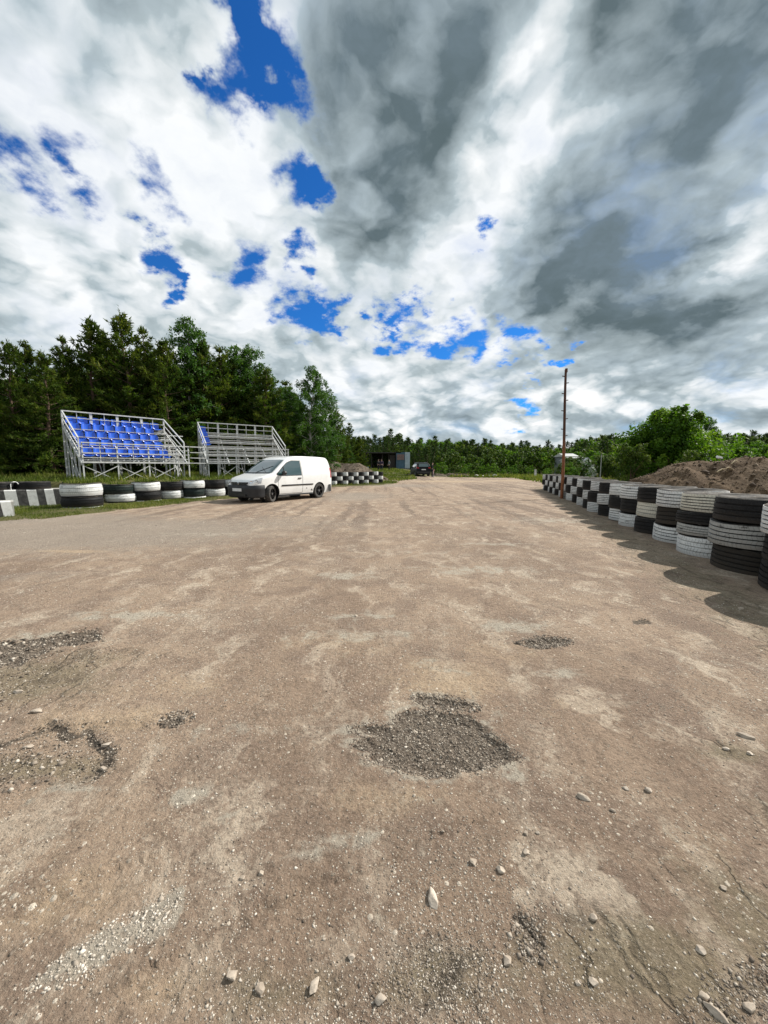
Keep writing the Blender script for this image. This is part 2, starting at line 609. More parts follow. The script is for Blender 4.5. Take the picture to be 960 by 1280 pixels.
# ------------------------------------------------------------------ ground
def ground_material():
    m, t, b = new_mat('ground')
    co = t.coord('Object')
    A = t.attr('mask_a').outputs['Color']
    B = t.attr('mask_b').outputs['Color']
    ar, ag, ab = t.sep(A)   # grass, exposed asphalt, pale dust
    br, bg_, bb = t.sep(B)  # grey gravel, olive, tan
    warp = t.vmath('SUBTRACT', t.noise(co, 1.6, 5, 0.65, color=True), (0.5, 0.5, 0.5))
    cw = t.vmath('ADD', co, t.vmath('SCALE', warp, s=0.5))
    stretch = t.vmath('MULTIPLY', cw, (1.0, 0.45, 1.0))
    big = t.noise(stretch, 0.55, 8, 0.62)
    mid = t.noise(cw, 2.3, 8, 0.66)
    fin = t.noise(co, 16, 8, 0.72)
    grit = t.noise(co, 120, 5, 0.75)
    grain = t.noise(co, 42, 6, 0.7)
    c = t.mix(t.ramp(big, 0.34, 0.62), (0.228, 0.159, 0.113), (0.365, 0.268, 0.192))
    c = t.mix(t.mul(t.ramp(mid, 0.44, 0.62), 0.70), c, (0.205, 0.145, 0.109))
    str2 = t.vmath('MULTIPLY', t.vmath('ADD', co, t.vmath('SCALE', warp, s=0.9)), (2.6, 0.9, 1.0))
    c = t.mix(t.mul(t.ramp(t.noise(str2, 1.6, 9, 0.72), 0.49, 0.66), 0.85), c, (0.53, 0.435, 0.335))
    c = t.mix(t.mul(t.ramp(t.noise(str2, 4.1, 8, 0.75), 0.53, 0.66), 0.6), c, (0.150, 0.104, 0.074))
    lane = t.noise(t.vmath('MULTIPLY', cw, (1.5, 0.06, 1.0)), 1.0, 6, 0.62)
    lf = t.ramp(t.sep(co)[1], 4.0, 10.0)
    c = t.mix(t.mul(lf, t.ramp(lane, 0.52, 0.60, 0.0, 0.75)), c, (0.150, 0.108, 0.082))
    c = t.mix(t.mul(lf, t.ramp(lane, 0.48, 0.36, 0.0, 0.45)), c, (0.42, 0.32, 0.235))
    c = t.mix(t.mul(t.ramp(t.noise(cw, 0.9, 7, 0.65), 0.55, 0.78), 0.5), c, (0.46, 0.355, 0.250))
    edge = t.mul(t.sub(t.noise(cw, 5.0, 9, 0.76), 0.5), 1.8)
    c = t.mix(t.mul(t.ramp(t.add(br, t.mul(edge, 0.7)), 0.25, 0.75), 0.85), c, t.mix(fin, (0.185, 0.152, 0.122), (0.36, 0.305, 0.25)))
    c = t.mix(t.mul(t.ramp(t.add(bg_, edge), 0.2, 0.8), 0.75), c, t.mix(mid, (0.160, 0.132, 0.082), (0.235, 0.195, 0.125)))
    c = t.mix(t.mul(t.ramp(t.add(bb, edge), 0.25, 0.85), 0.7), c, (0.46, 0.340, 0.225))
    palem = t.ramp(t.add(ab, t.mul(edge, 1.9)), 0.28, 0.80)
    c = t.mix(t.mul(palem, 0.85), c, t.mix(fin, (0.34, 0.30, 0.235), (0.50, 0.45, 0.37)))
    asp = t.ramp(t.add(ag, t.mul(edge, 0.35)), 0.35, 0.62)
    c = t.mix(t.mul(asp, 0.92), c, t.mix(t.ramp(fin, 0.35, 0.68), (0.046, 0.038, 0.031), (0.145, 0.117, 0.090)))
    # fine grain and small embedded aggregate
    c = t.mix(t.ramp(grain, 0.50, 0.34, 0.0, 0.62), c, t.mix(0.72, c, (0.075, 0.054, 0.038)))
    c = t.mix(t.ramp(grain, 0.54, 0.70, 0.0, 0.5), c, t.mix(0.5, c, (0.55, 0.44, 0.33)))
    c = t.mix(t.ramp(fin, 0.42, 0.72, 0.0, 0.65), c, t.mix(0.5, c, (0.10, 0.078, 0.06)))
    c = t.mix(t.mul(t.ramp(grit, 0.53, 0.68), 0.55), c, (0.44, 0.36, 0.275))
    c = t.mix(t.mul(t.ramp(grit, 0.47, 0.30), 0.45), c, (0.075, 0.058, 0.045))
    dens = t.ramp(t.noise(cw, 0.8, 5, 0.6), 0.36, 0.68, 0.0, 1.0)
    heights = None
    for sc, lo, w in ((62, 0.30, 0.75), (120, 0.32, 0.7), (26, 0.22, 0.85)):
        v = t.voro(co, sc)
        cell = t.sep(v.outputs['Color'])[0]
        rr = t.mul(t.ramp(cell, 0.42, 1.0, 0.0, lo * 1.1, smooth=False), t.add(0.45, dens))
        inside = t.math('GREATER_THAN', rr, v.outputs['Distance'])
        tone = t.sep(v.outputs['Color'])[1]
        sc_c = t.mix(tone, (0.20, 0.155, 0.115), (0.74, 0.65, 0.53))
        c = t.mix(t.mul(inside, w), c, sc_c)
        hh = t.mul(t.math('MAXIMUM', t.sub(rr, v.outputs['Distance']), 0.0), 30.0 / sc)
        heights = hh if heights is None else t.add(heights, hh)
    # cracks: open joints with dark fill
    cw2 = t.vmath('SUBTRACT', t.noise(co, 14, 5, 0.7, color=True), (0.5, 0.5, 0.5))
    cv = t.vmath('MULTIPLY', t.vmath('ADD', t.vmath('ADD', co, t.vmath('SCALE', warp, s=0.3)), t.vmath('SCALE', cw2, s=0.07)), (6.5, 1.7, 1))
    cr = t.voro(cv, 1.0, 'DISTANCE_TO_EDGE')
    crack = t.mul(t.ramp(cr.outputs['Distance'], 0.06, 0.0), t.mul(t.ramp(t.noise(co, 2.6, 5, 0.65), 0.44, 0.56), t.ramp(t.add(bg_, t.mul(edge, .3)), 0.10, 0.4)))
    c = t.mix(t.mul(crack, 0.5), c, (0.075, 0.058, 0.040))
    # grass-grown soil
    gm = t.ramp(t.add(ar, t.mul(edge, 0.5)), 0.35, 0.65)
    gcol = t.mix(t.noise(co, 3, 6, 0.7), (0.055, 0.062, 0.018), (0.135, 0.115, 0.045))
    c = t.mix(gm, c, gcol)
    t.put(b.inputs['Base Color'], c)
    b.inputs['Roughness'].default_value = 0.93
    b.inputs['Specular IOR Level'].default_value = 0.22
    hgt = t.add(t.mul(fin, 0.55), t.add(t.add(t.mul(grit, 0.25), t.mul(grain, 0.75)), t.add(t.mul(heights, 1.1), t.mul(crack, -0.55))))
    hgt = t.add(hgt, t.mul(mid, 0.6))
    t.put(b.inputs['Normal'], t.bump(hgt, 1.0, 0.022))
    return m


def soft_blobs(x, y, lst):
    tot = np.zeros(x.shape)
    for (u, v, ru, rv, a) in lst:
        cx, cy = gp(u, v)
        ex = abs(gp(u + ru, v)[0] - cx)
        ey = max(abs(gp(u, max(v - rv, 600))[1] - cy), abs(gp(u, v + rv)[1] - cy)) * 0.8
        q = ((x - cx) / ex) ** 2 + ((y - cy) / ey) ** 2
        tot = np.maximum(tot, a * np.exp(-q))
    return tot


PALE = [(232, 995, 24, 16, 1), (500, 905, 20, 14, 1), (445, 915, 30, 14, .9), (447, 927, 24, 8, 1), (430, 1055, 55, 20, .75), (380, 1070, 30, 12, .6), (560, 885, 70, 26, .55),
        (690, 840, 60, 10, .7), (640, 782, 60, 12, .75), (600, 712, 90, 10, .6), (690, 650, 60, 5, .6), (560, 1005, 80, 16, .4), (150, 770, 110, 10, .65),
        (60, 795, 60, 8, .7), (440, 790, 110, 14, .5), (300, 910, 60, 14, .45), (450, 770, 50, 8, .6), (640, 970, 50, 10, .55), (270, 1020, 40, 22, .35),
        (430, 720, 40, 6, .8), (255, 668, 80, 3, .5), (480, 690, 200, 8, .3), (560, 835, 30, 20, .5), (860, 1040, 40, 24, .35), (620, 680, 40, 3, .8),
        (880, 830, 90, 16, .25), (40, 1045, 30, 24, .3), (720, 925, 60, 14, .35), (110, 985, 70, 7, .5)]
RUBBLE = G((20, 1248), (60, 1212), (120, 1168), (180, 1135), (222, 1112), (226, 1138), (205, 1172), (150, 1196), (120, 1222), (60, 1236))
TAN = [(560, 850, 90, 40, .8), (130, 900, 110, 26, .7), (90, 690, 50, 3, .9), (620, 820, 110, 40, .45), (500, 1000, 130, 36, .55), (230, 860, 120, 30, .5),
       (60, 1130, 160, 90, .55), (430, 800, 120, 30, .5), (720, 600, 120, 1.2, .8), (90, 705, 160, 5, .45), (700, 880, 90, 30, .4), (560, 602, 60, 1.3, 1),
       (640, 601, 60, 1.0, .9), (200, 1240, 110, 50, .5), (880, 1050, 90, 40, .45), (520, 664, 260, 5, .4), (660, 690, 150, 8, .4)]
GREYG = [(120, 665, 260, 22, 1), (0, 650, 220, 12, 1), (330, 655, 160, 16, .6), (40, 720, 110, 14, .5), (440, 620, 60, 7, .8), (500, 607, 70, 3, .7), (520, 1190, 130, 60, .5), (300, 1230, 150, 50, .4)]
OLIVE = [(40, 850, 110, 40, .8), (40, 955, 120, 24, .75), (800, 1210, 170, 80, .9), (930, 1150, 90, 90, .7), (350, 1235, 140, 50, .55), (545, 1220, 90, 60, .8),
         (920, 940, 50, 20, .7), (660, 1180, 40, 36, .6), (945, 1010, 40, 40, .3), (120, 820, 90, 14, .6)]


def build_ground():
    rings = np.concatenate([[0.0], 0.30 * (1.0093 ** np.arange(0, 585)), np.array([75, 85, 100, 120, 150, 200, 300, 500, 900, 1600, 2600])])
    rings = rings[(rings < 70) | (rings >= 75)]
    ang = np.concatenate([np.linspace(-56, 56, 400), np.linspace(60, 300, 61)])
    th = np.radians(ang)
    R, T = np.meshgrid(rings[1:], th, indexing='ij')
    X, Y = R * np.sin(T), R * np.cos(T)
    x, y = X.ravel(), Y.ravel()
    z = height(x, y)
    r = np.hypot(x, y)
    nr, na = R.shape
    V = np.stack([x, y, z], 1)
    i, j = np.meshgrid(np.arange(nr - 1), np.arange(na), indexing='ij')
    j2 = (j + 1) % na
    F = np.stack([i * na + j, i * na + j2, (i + 1) * na + j2, (i + 1) * na + j], -1).reshape(-1, 4)[:, ::-1]
    # close the disc under the camera
    c = len(V)
    V = np.vstack([V, [[0, 0, hz(0, 0)]]])
    cap = np.stack([np.full(na, c), np.arange(na), (np.arange(na) + 1) % na, (np.arange(na) + 1) % na], 1)
    me = mesh_np('ground', V, F, smooth=True, mats=[ground_material()])
    x, y = V[:, 0], V[:, 1]
    r = np.hypot(x, y)
    g = poly_sd(x + 0.5 * (fbm(x * 1.5, y * 1.5, 4, 3) - 0.5), y + 0.5 * (fbm(x * 1.5, y * 1.5, 4, 4) - 0.5), GRASS_EDGE)
    grass = sstep(g, -0.05, 0.35)
    right = sstep(x - (3.4 + 0.315 * y), 0.6, 2.5)
    grass = np.maximum(grass, right * sstep(y, 18, 24))
    grass = np.maximum(grass, sstep(r, 60, 75))
    # worn bare soil among the grass beyond the chequered tyres
    bare = np.maximum.reduce([np.exp(-(((x - 1.4) / 1.1) ** 2 + ((y - 36) / 3) ** 2)), 0.9 * np.exp(-(((x - 3.6) / 1.2) ** 2 + ((y - 52) / 7) ** 2))])
    grass = grass * (1 - 0.75 * bare)
    wx = x + 0.055 * (fbm(x * 9, y * 9, 4, 41, 0.65) - 0.5) * 2
    wy = y + 0.055 * (fbm(x * 9, y * 9, 4, 47, 0.65) - 0.5) * 2
    asp = np.zeros(x.shape)
    pale = soft_blobs(x, y, PALE)
    near = r < 9
    for k, P in HOLE_POLYS.items():
        sd = poly_sd(wx[near], wy[near], P)
        a = sstep(sd, -0.02, 0.025) * (0.8 if k in ('left', 'rim') else 1.0)
        if k == 'left':
            # only the broken rim of the wide left hollow shows black; its floor is olive grit
            a = a * (1 - 0.85 * sstep(sd + 0.05 * (fbm(x[near] * 7, y[near] * 7, 3, 88) - 0.5), 0.02, 0.08)) * sstep(fbm(x[near] * 4, y[near] * 4, 3, 89), 0.34, 0.5)
        asp[near] = np.maximum(asp[near], a)
        if k in ('main', 'strip'):
            rimd = np.exp(-(np.clip(-sd, 0, 9) / 0.05) ** 2) * (1 - a)
            pale[near] = np.maximum(pale[near], 0.75 * rimd)
    for k, P in ROUGH_POLYS.items():
        sd = poly_sd(wx[near], wy[near], P)
        asp[near] = np.maximum(asp[near], (0.58 if k != 'leftside' else .36) * sstep(sd, -0.05, 0.10))
    sd = poly_sd(wx[near], wy[near], RUBBLE)
    pale[near] = np.maximum(pale[near], sstep(sd, -0.025, 0.03))
    pale = np.where(asp > 0.5, pale * 0.3, pale)
    # strip of darker olive tone along the foot of the tyre wall
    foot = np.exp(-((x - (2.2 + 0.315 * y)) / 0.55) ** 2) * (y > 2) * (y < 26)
    one = np.ones(len(x))
    a = me.color_attributes.new('mask_a', 'FLOAT_COLOR', 'POINT')
    a.data.foreach_set('color', np.stack([grass, asp, pale, one], 1).astype(np.float32).ravel())
    b = me.color_attributes.new('mask_b', 'FLOAT_COLOR', 'POINT')
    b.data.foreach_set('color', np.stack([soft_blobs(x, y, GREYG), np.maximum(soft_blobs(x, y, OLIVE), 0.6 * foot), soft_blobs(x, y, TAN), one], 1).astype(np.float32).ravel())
    return tag(link('ground', me), 'brown dirt and broken asphalt track with a grassy bank at its left edge', kind='structure')


build_ground()


def stone_mesh(n, r, cx, cy, cz, tint, seed=0, flat=0.6):
    """n little angular stones as octahedra with jittered corners, in one array"""
    rng = np.random.default_rng(seed)
    base = np.array([[1, 0, 0], [0, 1, 0], [-1, 0, 0], [0, -1, 0], [0, 0, 1], [0, 0, -1]], float)
    V = base[None] * rng.uniform(0.65, 1.35, (n, 6, 1)) + rng.uniform(-0.28, 0.28, (n, 6, 3))
    V *= np.stack([np.ones(n), rng.uniform(0.55, 1.0, n), np.full(n, flat) * rng.uniform(0.6, 1.2, n)], 1)[:, None]
    a = rng.uniform(0, 2 * math.pi, n)
    ca, sa = np.cos(a), np.sin(a)
    x = V[..., 0] * ca[:, None] - V[..., 1] * sa[:, None]
    y = V[..., 0] * sa[:, None] + V[..., 1] * ca[:, None]
    V = np.stack([x, y, V[..., 2]], -1) * r[:, None, None]
    V += np.stack([cx, cy, cz], 1)[:, None]
    f = np.array([[0, 1, 4], [1, 2, 4], [2, 3, 4], [3, 0, 4], [1, 0, 5], [2, 1, 5], [3, 2, 5], [0, 3, 5]])
    F = (np.arange(n) * 6)[:, None, None] + f[None]
    return V.reshape(-1, 3), F.reshape(-1, 3), np.repeat(tint, 6)


def tint_material(name, stops, rough=0.85, nscale=30, spec=0.3, transl=0.0):
    m, t, b = new_mat(name)
    f = t.attr('tint').outputs['Fac']
    n = t.n.new('ShaderNodeValToRGB')
    el = n.color_ramp.elements
    el[0].position, el[0].color = stops[0][0], (*stops[0][1], 1)
    el[1].position, el[1].color = stops[-1][0], (*stops[-1][1], 1)
    for p, c in stops[1:-1]:
        e = el.new(p)
        e.color = (*c, 1)
    t.l.new(f, n.inputs[0])
    c = n.outputs[0]
    if nscale:
        c = t.mix(t.ramp(t.noise(t.coord('Object'), nscale, 3), 0.3, 0.7, 0.0, 0.45), c, t.mix(0.55, c, (0.05, 0.045, 0.035)))
    t.put(b.inputs['Base Color'], c)
    b.inputs['Roughness'].default_value = rough
    b.inputs['Specular IOR Level'].default_value = spec
    if transl:
        oi = t.n.new('ShaderNodeObjectInfo').outputs['Random']
        c = t.mix(t.ramp(oi, 0.0, 1.0, 0.0, 0.55, smooth=False), c, t.mix(1.0, c, (1.9, 1.55, 1.25), 'MULTIPLY'))
        c = t.mix(t.ramp(t.math('FRACT', t.mul(oi, 7.31)), 0.5, 1.0, 0.0, 0.45), c, t.mix(1.0, c, (0.55, 0.68, 0.7), 'MULTIPLY'))
        tr = t.n.new('ShaderNodeBsdfTranslucent')
        t.put(tr.inputs[0], t.mix(1.0, c, (1.0, 1.15, 0.55), 'MULTIPLY'))
        ms = t.n.new('ShaderNodeMixShader')
        ms.inputs[0].default_value = transl
        out = m.node_tree.nodes['Material Output']
        t.l.new(b.outputs[0], ms.inputs[1])
        t.l.new(tr.outputs[0], ms.inputs[2])
        t.l.new(ms.outputs[0], out.inputs[0])
    return m


M_STONE = tint_material('stone', [(0, (0.075, 0.060, 0.047)), (0.35, (0.20, 0.160, 0.125)), (0.7, (0.40, 0.345, 0.28)), (1, (0.66, 0.60, 0.52))], 0.85, 0)


def build_gravel():
    rng = np.random.default_rng(5)
    N = 90000
    r = 0.62 * np.exp(rng.uniform(0, math.log(11 / 0.62), N))
    th = np.radians(rng.uniform(-50, 50, N))
    x, y = r * np.sin(th), r * np.cos(th)
    keep = rng.uniform(0, 1, N) < 0.25 + 1.1 * sstep(fbm(x * 1.1, y * 1.1, 4, 91), 0.38, 0.68)
    size = np.exp(rng.normal(math.log(0.0016), 0.45, N)).clip(0.0008, 0.007) + 0.0006 * r
    size *= np.where(rng.uniform(0, 1, N) < 0.012, 2.0, 1.0)
    keep &= (x < 2.2 + 0.315 * y)
    x, y, size = x[keep], y[keep], size[keep]
    tint = np.clip(rng.beta(2.2, 1.5, len(x)), 0, 1)
    # loose grit lying in the hollows
    gx, gy, gs, gt = [], [], [], []
    for k, P, n, s in [('main', HOLE_POLYS['main'], 8500, .0030), ('strip', HOLE_POLYS['strip'], 1300, .0038), ('far', HOLE_POLYS['far'], 1400, .0055), ('left', HOLE_POLYS['left'], 2000, .0040),
                       ('small', HOLE_POLYS['small'], 350, .0045), ('pit', HOLE_POLYS['pit'], 300, .0035), ('rim', HOLE_POLYS['rim'], 1500, .0065),
                       ('foot', ROUGH_POLYS['foot'], 2600, .0018), ('corner', ROUGH_POLYS['corner'], 1700, .0028), ('side', ROUGH_POLYS['leftside'], 1300, .0045)]:
        P = np.array(P)
        lo, hi = P.min(0) - 0.02, P.max(0) + 0.02
        q = rng.uniform(0, 1, (n * 2, 2)) * (hi - lo) + lo
        q = q[poly_sd(q[:, 0], q[:, 1], [tuple(p) for p in P]) > -0.012 - 0.03 * rng.uniform(0, 1, len(q)) ** 3][:n]
        gx.append(q[:, 0]); gy.append(q[:, 1])
        gs.append(np.exp(rng.normal(math.log(s), 0.45, len(q))).clip(.0015, .03))
        gt.append(np.clip(rng.beta(1.5, 2.6, len(q)), 0, 1))
    q = None
    P = np.array(RUBBLE)
    n = 1500
    q = rng.uniform(0, 1, (n, 2)) * (P.max(0) - P.min(0)) + P.min(0)
    q = q[poly_sd(q[:, 0], q[:, 1], RUBBLE) > -0.01]
    gx.append(q[:, 0]); gy.append(q[:, 1]); gs.append(np.exp(rng.normal(math.log(.0026), .5, len(q))).clip(.0015, .014)); gt.append(rng.uniform(.5, 1, len(q)))
    x = np.concatenate([x] + gx); y = np.concatenate([y] + gy); size = np.concatenate([size] + gs); tint = np.concatenate([tint] + gt)
    z = height(x, y) + size * 0.05
    V, F, tt = stone_mesh(len(x), size, x, y, z, tint, 3)
    o = link('gravel', mesh_np('gravel', V, F, mats=[M_STONE], tint=tt))
    tag(o, 'loose grit and small stones scattered over the dirt track', kind='stuff')


build_gravel()


def boulder(name, r, seed, flat=0.62, long=1.0):
    """one angular stone: an icosphere cut by random planes"""
    rng = random.Random(seed)
    bm = bmesh.new()
    bmesh.ops.create_icosphere(bm, subdivisions=3, radius=1.0)
    planes = [(Vector((rng.gauss(0, 1), rng.gauss(0, 1), rng.gauss(0, .8))).normalized(), rng.uniform(.50, .82)) for _ in range(12)]
    for v in bm.verts:
        p = v.co.copy()
        for n, d in planes:
            e = p.dot(n)
            if e > d: p -= n * (e - d)
        v.co = Vector((p.x * r * long, p.y * r * 0.75, p.z * r * flat))
    me = bpy.data.meshes.new(name)
    bm.to_mesh(me)
    bm.free()
    return me


def rock_material():
    m, t, b = new_mat('rock')
    co = t.coord('Object')
    n = t.noise(co, 22, 6, 0.65)
    oi = t.n.new('ShaderNodeObjectInfo')
    c = t.mix(oi.outputs['Random'], (0.36, 0.295, 0.23), (0.58, 0.50, 0.41))
    c = t.mix(t.ramp(n, 0.35, 0.6), t.mix(0.5, c, (0.20, 0.15, 0.11)), c)
    t.put(b.inputs['Base Color'], c)
    b.inputs['Roughness'].default_value = 0.85
    t.put(b.inputs['Normal'], t.bump(t.noise(co, 70, 5, 0.65), 0.5, 0.004))
    return m


M_ROCK = rock_material()
ROCKS = [  # photo position, length in photo pixels, elongation, turn, label
    (728, 997, 17, 1.7, -.5, 'long buff stone with a flat top, beside two rounder pebbles right of the big pothole'),
    (782, 986, 10, 1.2, -.3, 'small brown pebble between the long buff stone and the pale round one'),
    (810, 988, 12, 1.0, .2, 'pale rounded stone right of the long buff stone, lower right of the big pothole'),
    (657, 1043, 10, .9, 0, 'pale rounded stone below the right tip of the big pothole'),
    (672, 1043, 7, 1, .4, 'tiny brown pebble touching distance from the pale rounded stone below the pothole'),
    (657, 1067, 12, 1.1, .5, 'grey-brown stone just below the pale rounded stone, right of the track middle'),
    (591, 1079, 12, 1, .2, 'round grey stone upper left of the tall upright shard'),
    (625, 1088, 13, 1, -.4, 'angular tan stone between the round grey stone and the grey-brown one'),
    (540, 1123, 21, 1.6, 1.75, 'tall narrow grey shard pointing up the track, below the big pothole'),
    (742, 1151, 12, .8, 0, 'buff stone half sunk in cracked dirt right of the near middle'),
    (634, 1201, 13, 1, .2, 'whitish flat stone right of the dark gritty patch near the lower edge'),
    (741, 1231, 11, 1.1, -.3, 'rounded grey stone low down among the cracks of the near right'),
    (722, 1231, 7, 1, 0, 'small pebble just left of the rounded grey stone in the near cracks'),
    (876, 1191, 12, 1.2, -.5, 'pale chipped stone in the gritty cracked ground at the near right'),
    (904, 1112, 10, 1.3, -.6, 'light stone on a crack edge above the pale chipped stone, near right'),
    (766, 1015, 8, 1.2, -.5, 'small dark-edged pebble below the stone trio right of the pothole'),
    (932, 920, 17, 1.7, -.6, 'long pale stone near the right edge beyond the stone trio'),
    (908, 935, 10, 1.2, -.2, 'small flat pebble left of the long pale stone at the right edge'),
    (937, 941, 10, 1.0, .3, 'grey pebble below the long pale stone at the right edge'),
    (290, 1221, 16, 1.0, .5, 'roundish pale grey stone, leftmost of the three along the near edge'),
    (325, 1237, 14, .9, .8, 'tilted grey stone between two bigger pale stones along the near edge'),
    (392, 1233, 18, 1.4, 1.1, 'pale diamond-shaped stone, rightmost of the three along the near edge'),
    (476, 1247, 14, 1.0, .1, 'tan stone half buried at the left rim of the dark gritty patch'),
    (439, 1195, 10, 1, .3, 'small reddish tan stone above the pale diamond-shaped one'),
    (327, 1094, 9, 1, 0, 'small tan pebble on bare dirt left of the track middle'),
    (303, 1100, 8, 1.0, .5, 'small whitish pebble beside the tan pebble left of the track middle'),
    (22, 866, 13, 1.5, .1, 'white stone at the left edge above the wide hollow'),
    (47, 892, 16, 1.6, .3, 'pale flat stone on the upper lip of the wide left hollow'),
    (133, 930, 13, 1.3, .4, 'whitish stone on the broken right rim of the wide left hollow'),
    (130, 958, 13, 1.1, -.3, 'pale stone inside the dark right end of the wide left hollow'),
    (36, 930, 15, 1.8, .3, 'pale slab stone along the dark crack in the left hollow'),
    (476, 950, 9, 1.1, .1, 'bright white stone at the lower left rim of the big pothole'),
    (553, 957, 7, 1, 0, 'yellowish white stone at the lower rim of the big pothole'),
    (445, 770, 7, 1, 0, 'small dark stone alone on the dirt above the big pothole'),
    (926, 760, 9, 1.2, 0, 'pale stone in the shade at the foot of the nearest tyres'),
    (895, 1270, 18, 1.6, -.9, 'long stone in the rough gravel of the near right corner'),
    (938, 1262, 17, 1.1, .4, 'blocky stone in the rough gravel of the near right corner'),
    (880, 1250, 13, 1.2, .2, 'grey stone at the upper edge of the corner gravel')]
for i, (u, v, s, lg, rz, lab) in enumerate(ROCKS):
    x, y = gp(u, v)
    dist = math.sqrt(x * x + y * y + CAM_H ** 2)
    r = s * dist / (480 * math.sqrt(1 + ((u - 480) / 480) ** 2 + ((v - 640) / 480) ** 2)) * 0.5 * 0.74 / max(1, lg ** .5) * (1 + ((v - 640) / 480) ** 2) ** .5
    me = boulder('rock', r, 100 + i, 0.58, lg)
    me.materials.append(M_ROCK)
    o = link('rock', me, None, (x, y, hz(x, y) + r * 0.22), rz)
    tag(o, lab, 'rock', 'stones lying on the track')


# ------------------------------------------------------------------ tyres
def rubber_material(name='rubber'):
    m, t, b = new_mat(name)
    co = t.coord('Object')
    n = t.noise(co, 5, 6, 0.65)
    c = t.mix(t.ramp(n, 0.35, 0.7), (0.010, 0.010, 0.011), (0.026, 0.024, 0.022))
    oi = t.n.new('ShaderNodeObjectInfo')
    z = t.sep(t.coord('Normal'))[2]
    dust = t.mul(t.ramp(t.noise(co, 9, 5, 0.7), 0.40, 0.65), t.ramp(z, 0.3, 0.9, 0.04, 0.70))
    c = t.mix(t.mul(dust, t.add(0.35, t.mul(oi.outputs['Random'], 0.65))), c, (0.17, 0.145, 0.115))
    t.put(b.inputs['Base Color'], c)
    t.put(b.inputs['Roughness'], t.ramp(n, 0.3, 0.7, 0.65, 0.9))
    b.inputs['Specular IOR Level'].default_value = 0.2
    t.put(b.inputs['Normal'], t.bump(t.noise(co, 55, 5, 0.65), 0.35, 0.006))
    return m


def paint_material(name, col, worn, rough):
    MUD = 1.0 if sum(col) > 0.5 else 0.3
    m, t, b = new_mat(name)
    co = t.coord('Object')
    oi = t.n.new('ShaderNodeObjectInfo')
    rnd = oi.outputs['Random']
    off = t.vmath('ADD', co, t.vmath('SCALE', t.comb(rnd, rnd, 0.0), s=37.0))
    stk = t.vmath('MULTIPLY', off, (1, 1, 3.0))
    n = t.noise(stk, 6, 7, 0.7)
    f = t.noise(off, 38, 5, 0.7)
    tone = t.mix(rnd, col, tuple(c * 0.86 for c in col))
    c = t.mix(t.mul(t.ramp(n, 0.40, 0.66), 0.50), tone, tuple(c * 0.55 + 0.02 for c in col))
    c = t.mix(t.mul(t.ramp(t.add(t.mul(n, 0.65), t.mul(f, 0.35)), 0.560, 0.605), worn), c, (0.035, 0.034, 0.032))
    ox, oy, oz = t.sep(co)
    ang = t.math('ARCTAN2', oy, ox)
    sip = t.math('FRACT', t.add(t.mul(ang, 11.0), t.mul(t.math('PINGPONG', oz, 0.06), 9.0)))
    notch = t.ramp(t.math('ABSOLUTE', t.sub(sip, 0.5)), 0.10, 0.04)
    c = t.mix(t.mul(notch, t.mul(t.ramp(n, 0.36, 0.58), 0.55 if worn > 0.3 else 0.3)), c, (0.05, 0.048, 0.045))
    zz = t.sep(t.coord('Generated'))[2]
    mud = t.mul(t.mul(t.ramp(t.add(zz, t.mul(t.sub(n, 0.5), 1.2)), 0.42, 0.0), 0.45), MUD)
    c = t.mix(mud, c, (0.165, 0.125, 0.09))
    t.put(b.inputs['Base Color'], c)
    b.inputs['Roughness'].default_value = rough
    b.inputs['Specular IOR Level'].default_value = 0.5 if sum(col) > 0.5 else 0.22
    t.put(b.inputs['Normal'], t.bump(t.sub(t.add(f, t.mul(n, 1.5)), t.mul(notch, 0.9)), 0.45, 0.008))
    return m


M_RUBBER = rubber_material()
M_WHITE = paint_material('white_tyre_paint', (0.82, 0.83, 0.82), 0.55, 0.55)
M_CREAM = paint_material('cream_tyre_paint', (0.74, 0.71, 0.60), 0.6, 0.6)
M_GREY = paint_material('worn_grey_tyre_paint', (0.42, 0.42, 0.40), 0.85, 0.7)
M_BLACK = paint_material('black_tyre_paint', (0.008, 0.008, 0.009), 0.15, 0.6)
M_BROWN = paint_material('dusty_black_tyre', (0.034, 0.028, 0.022), 0.3, 0.75)
M_GREEN = paint_material('greenish_black_tyre', (0.010, 0.022, 0.020), 0.2, 0.5)


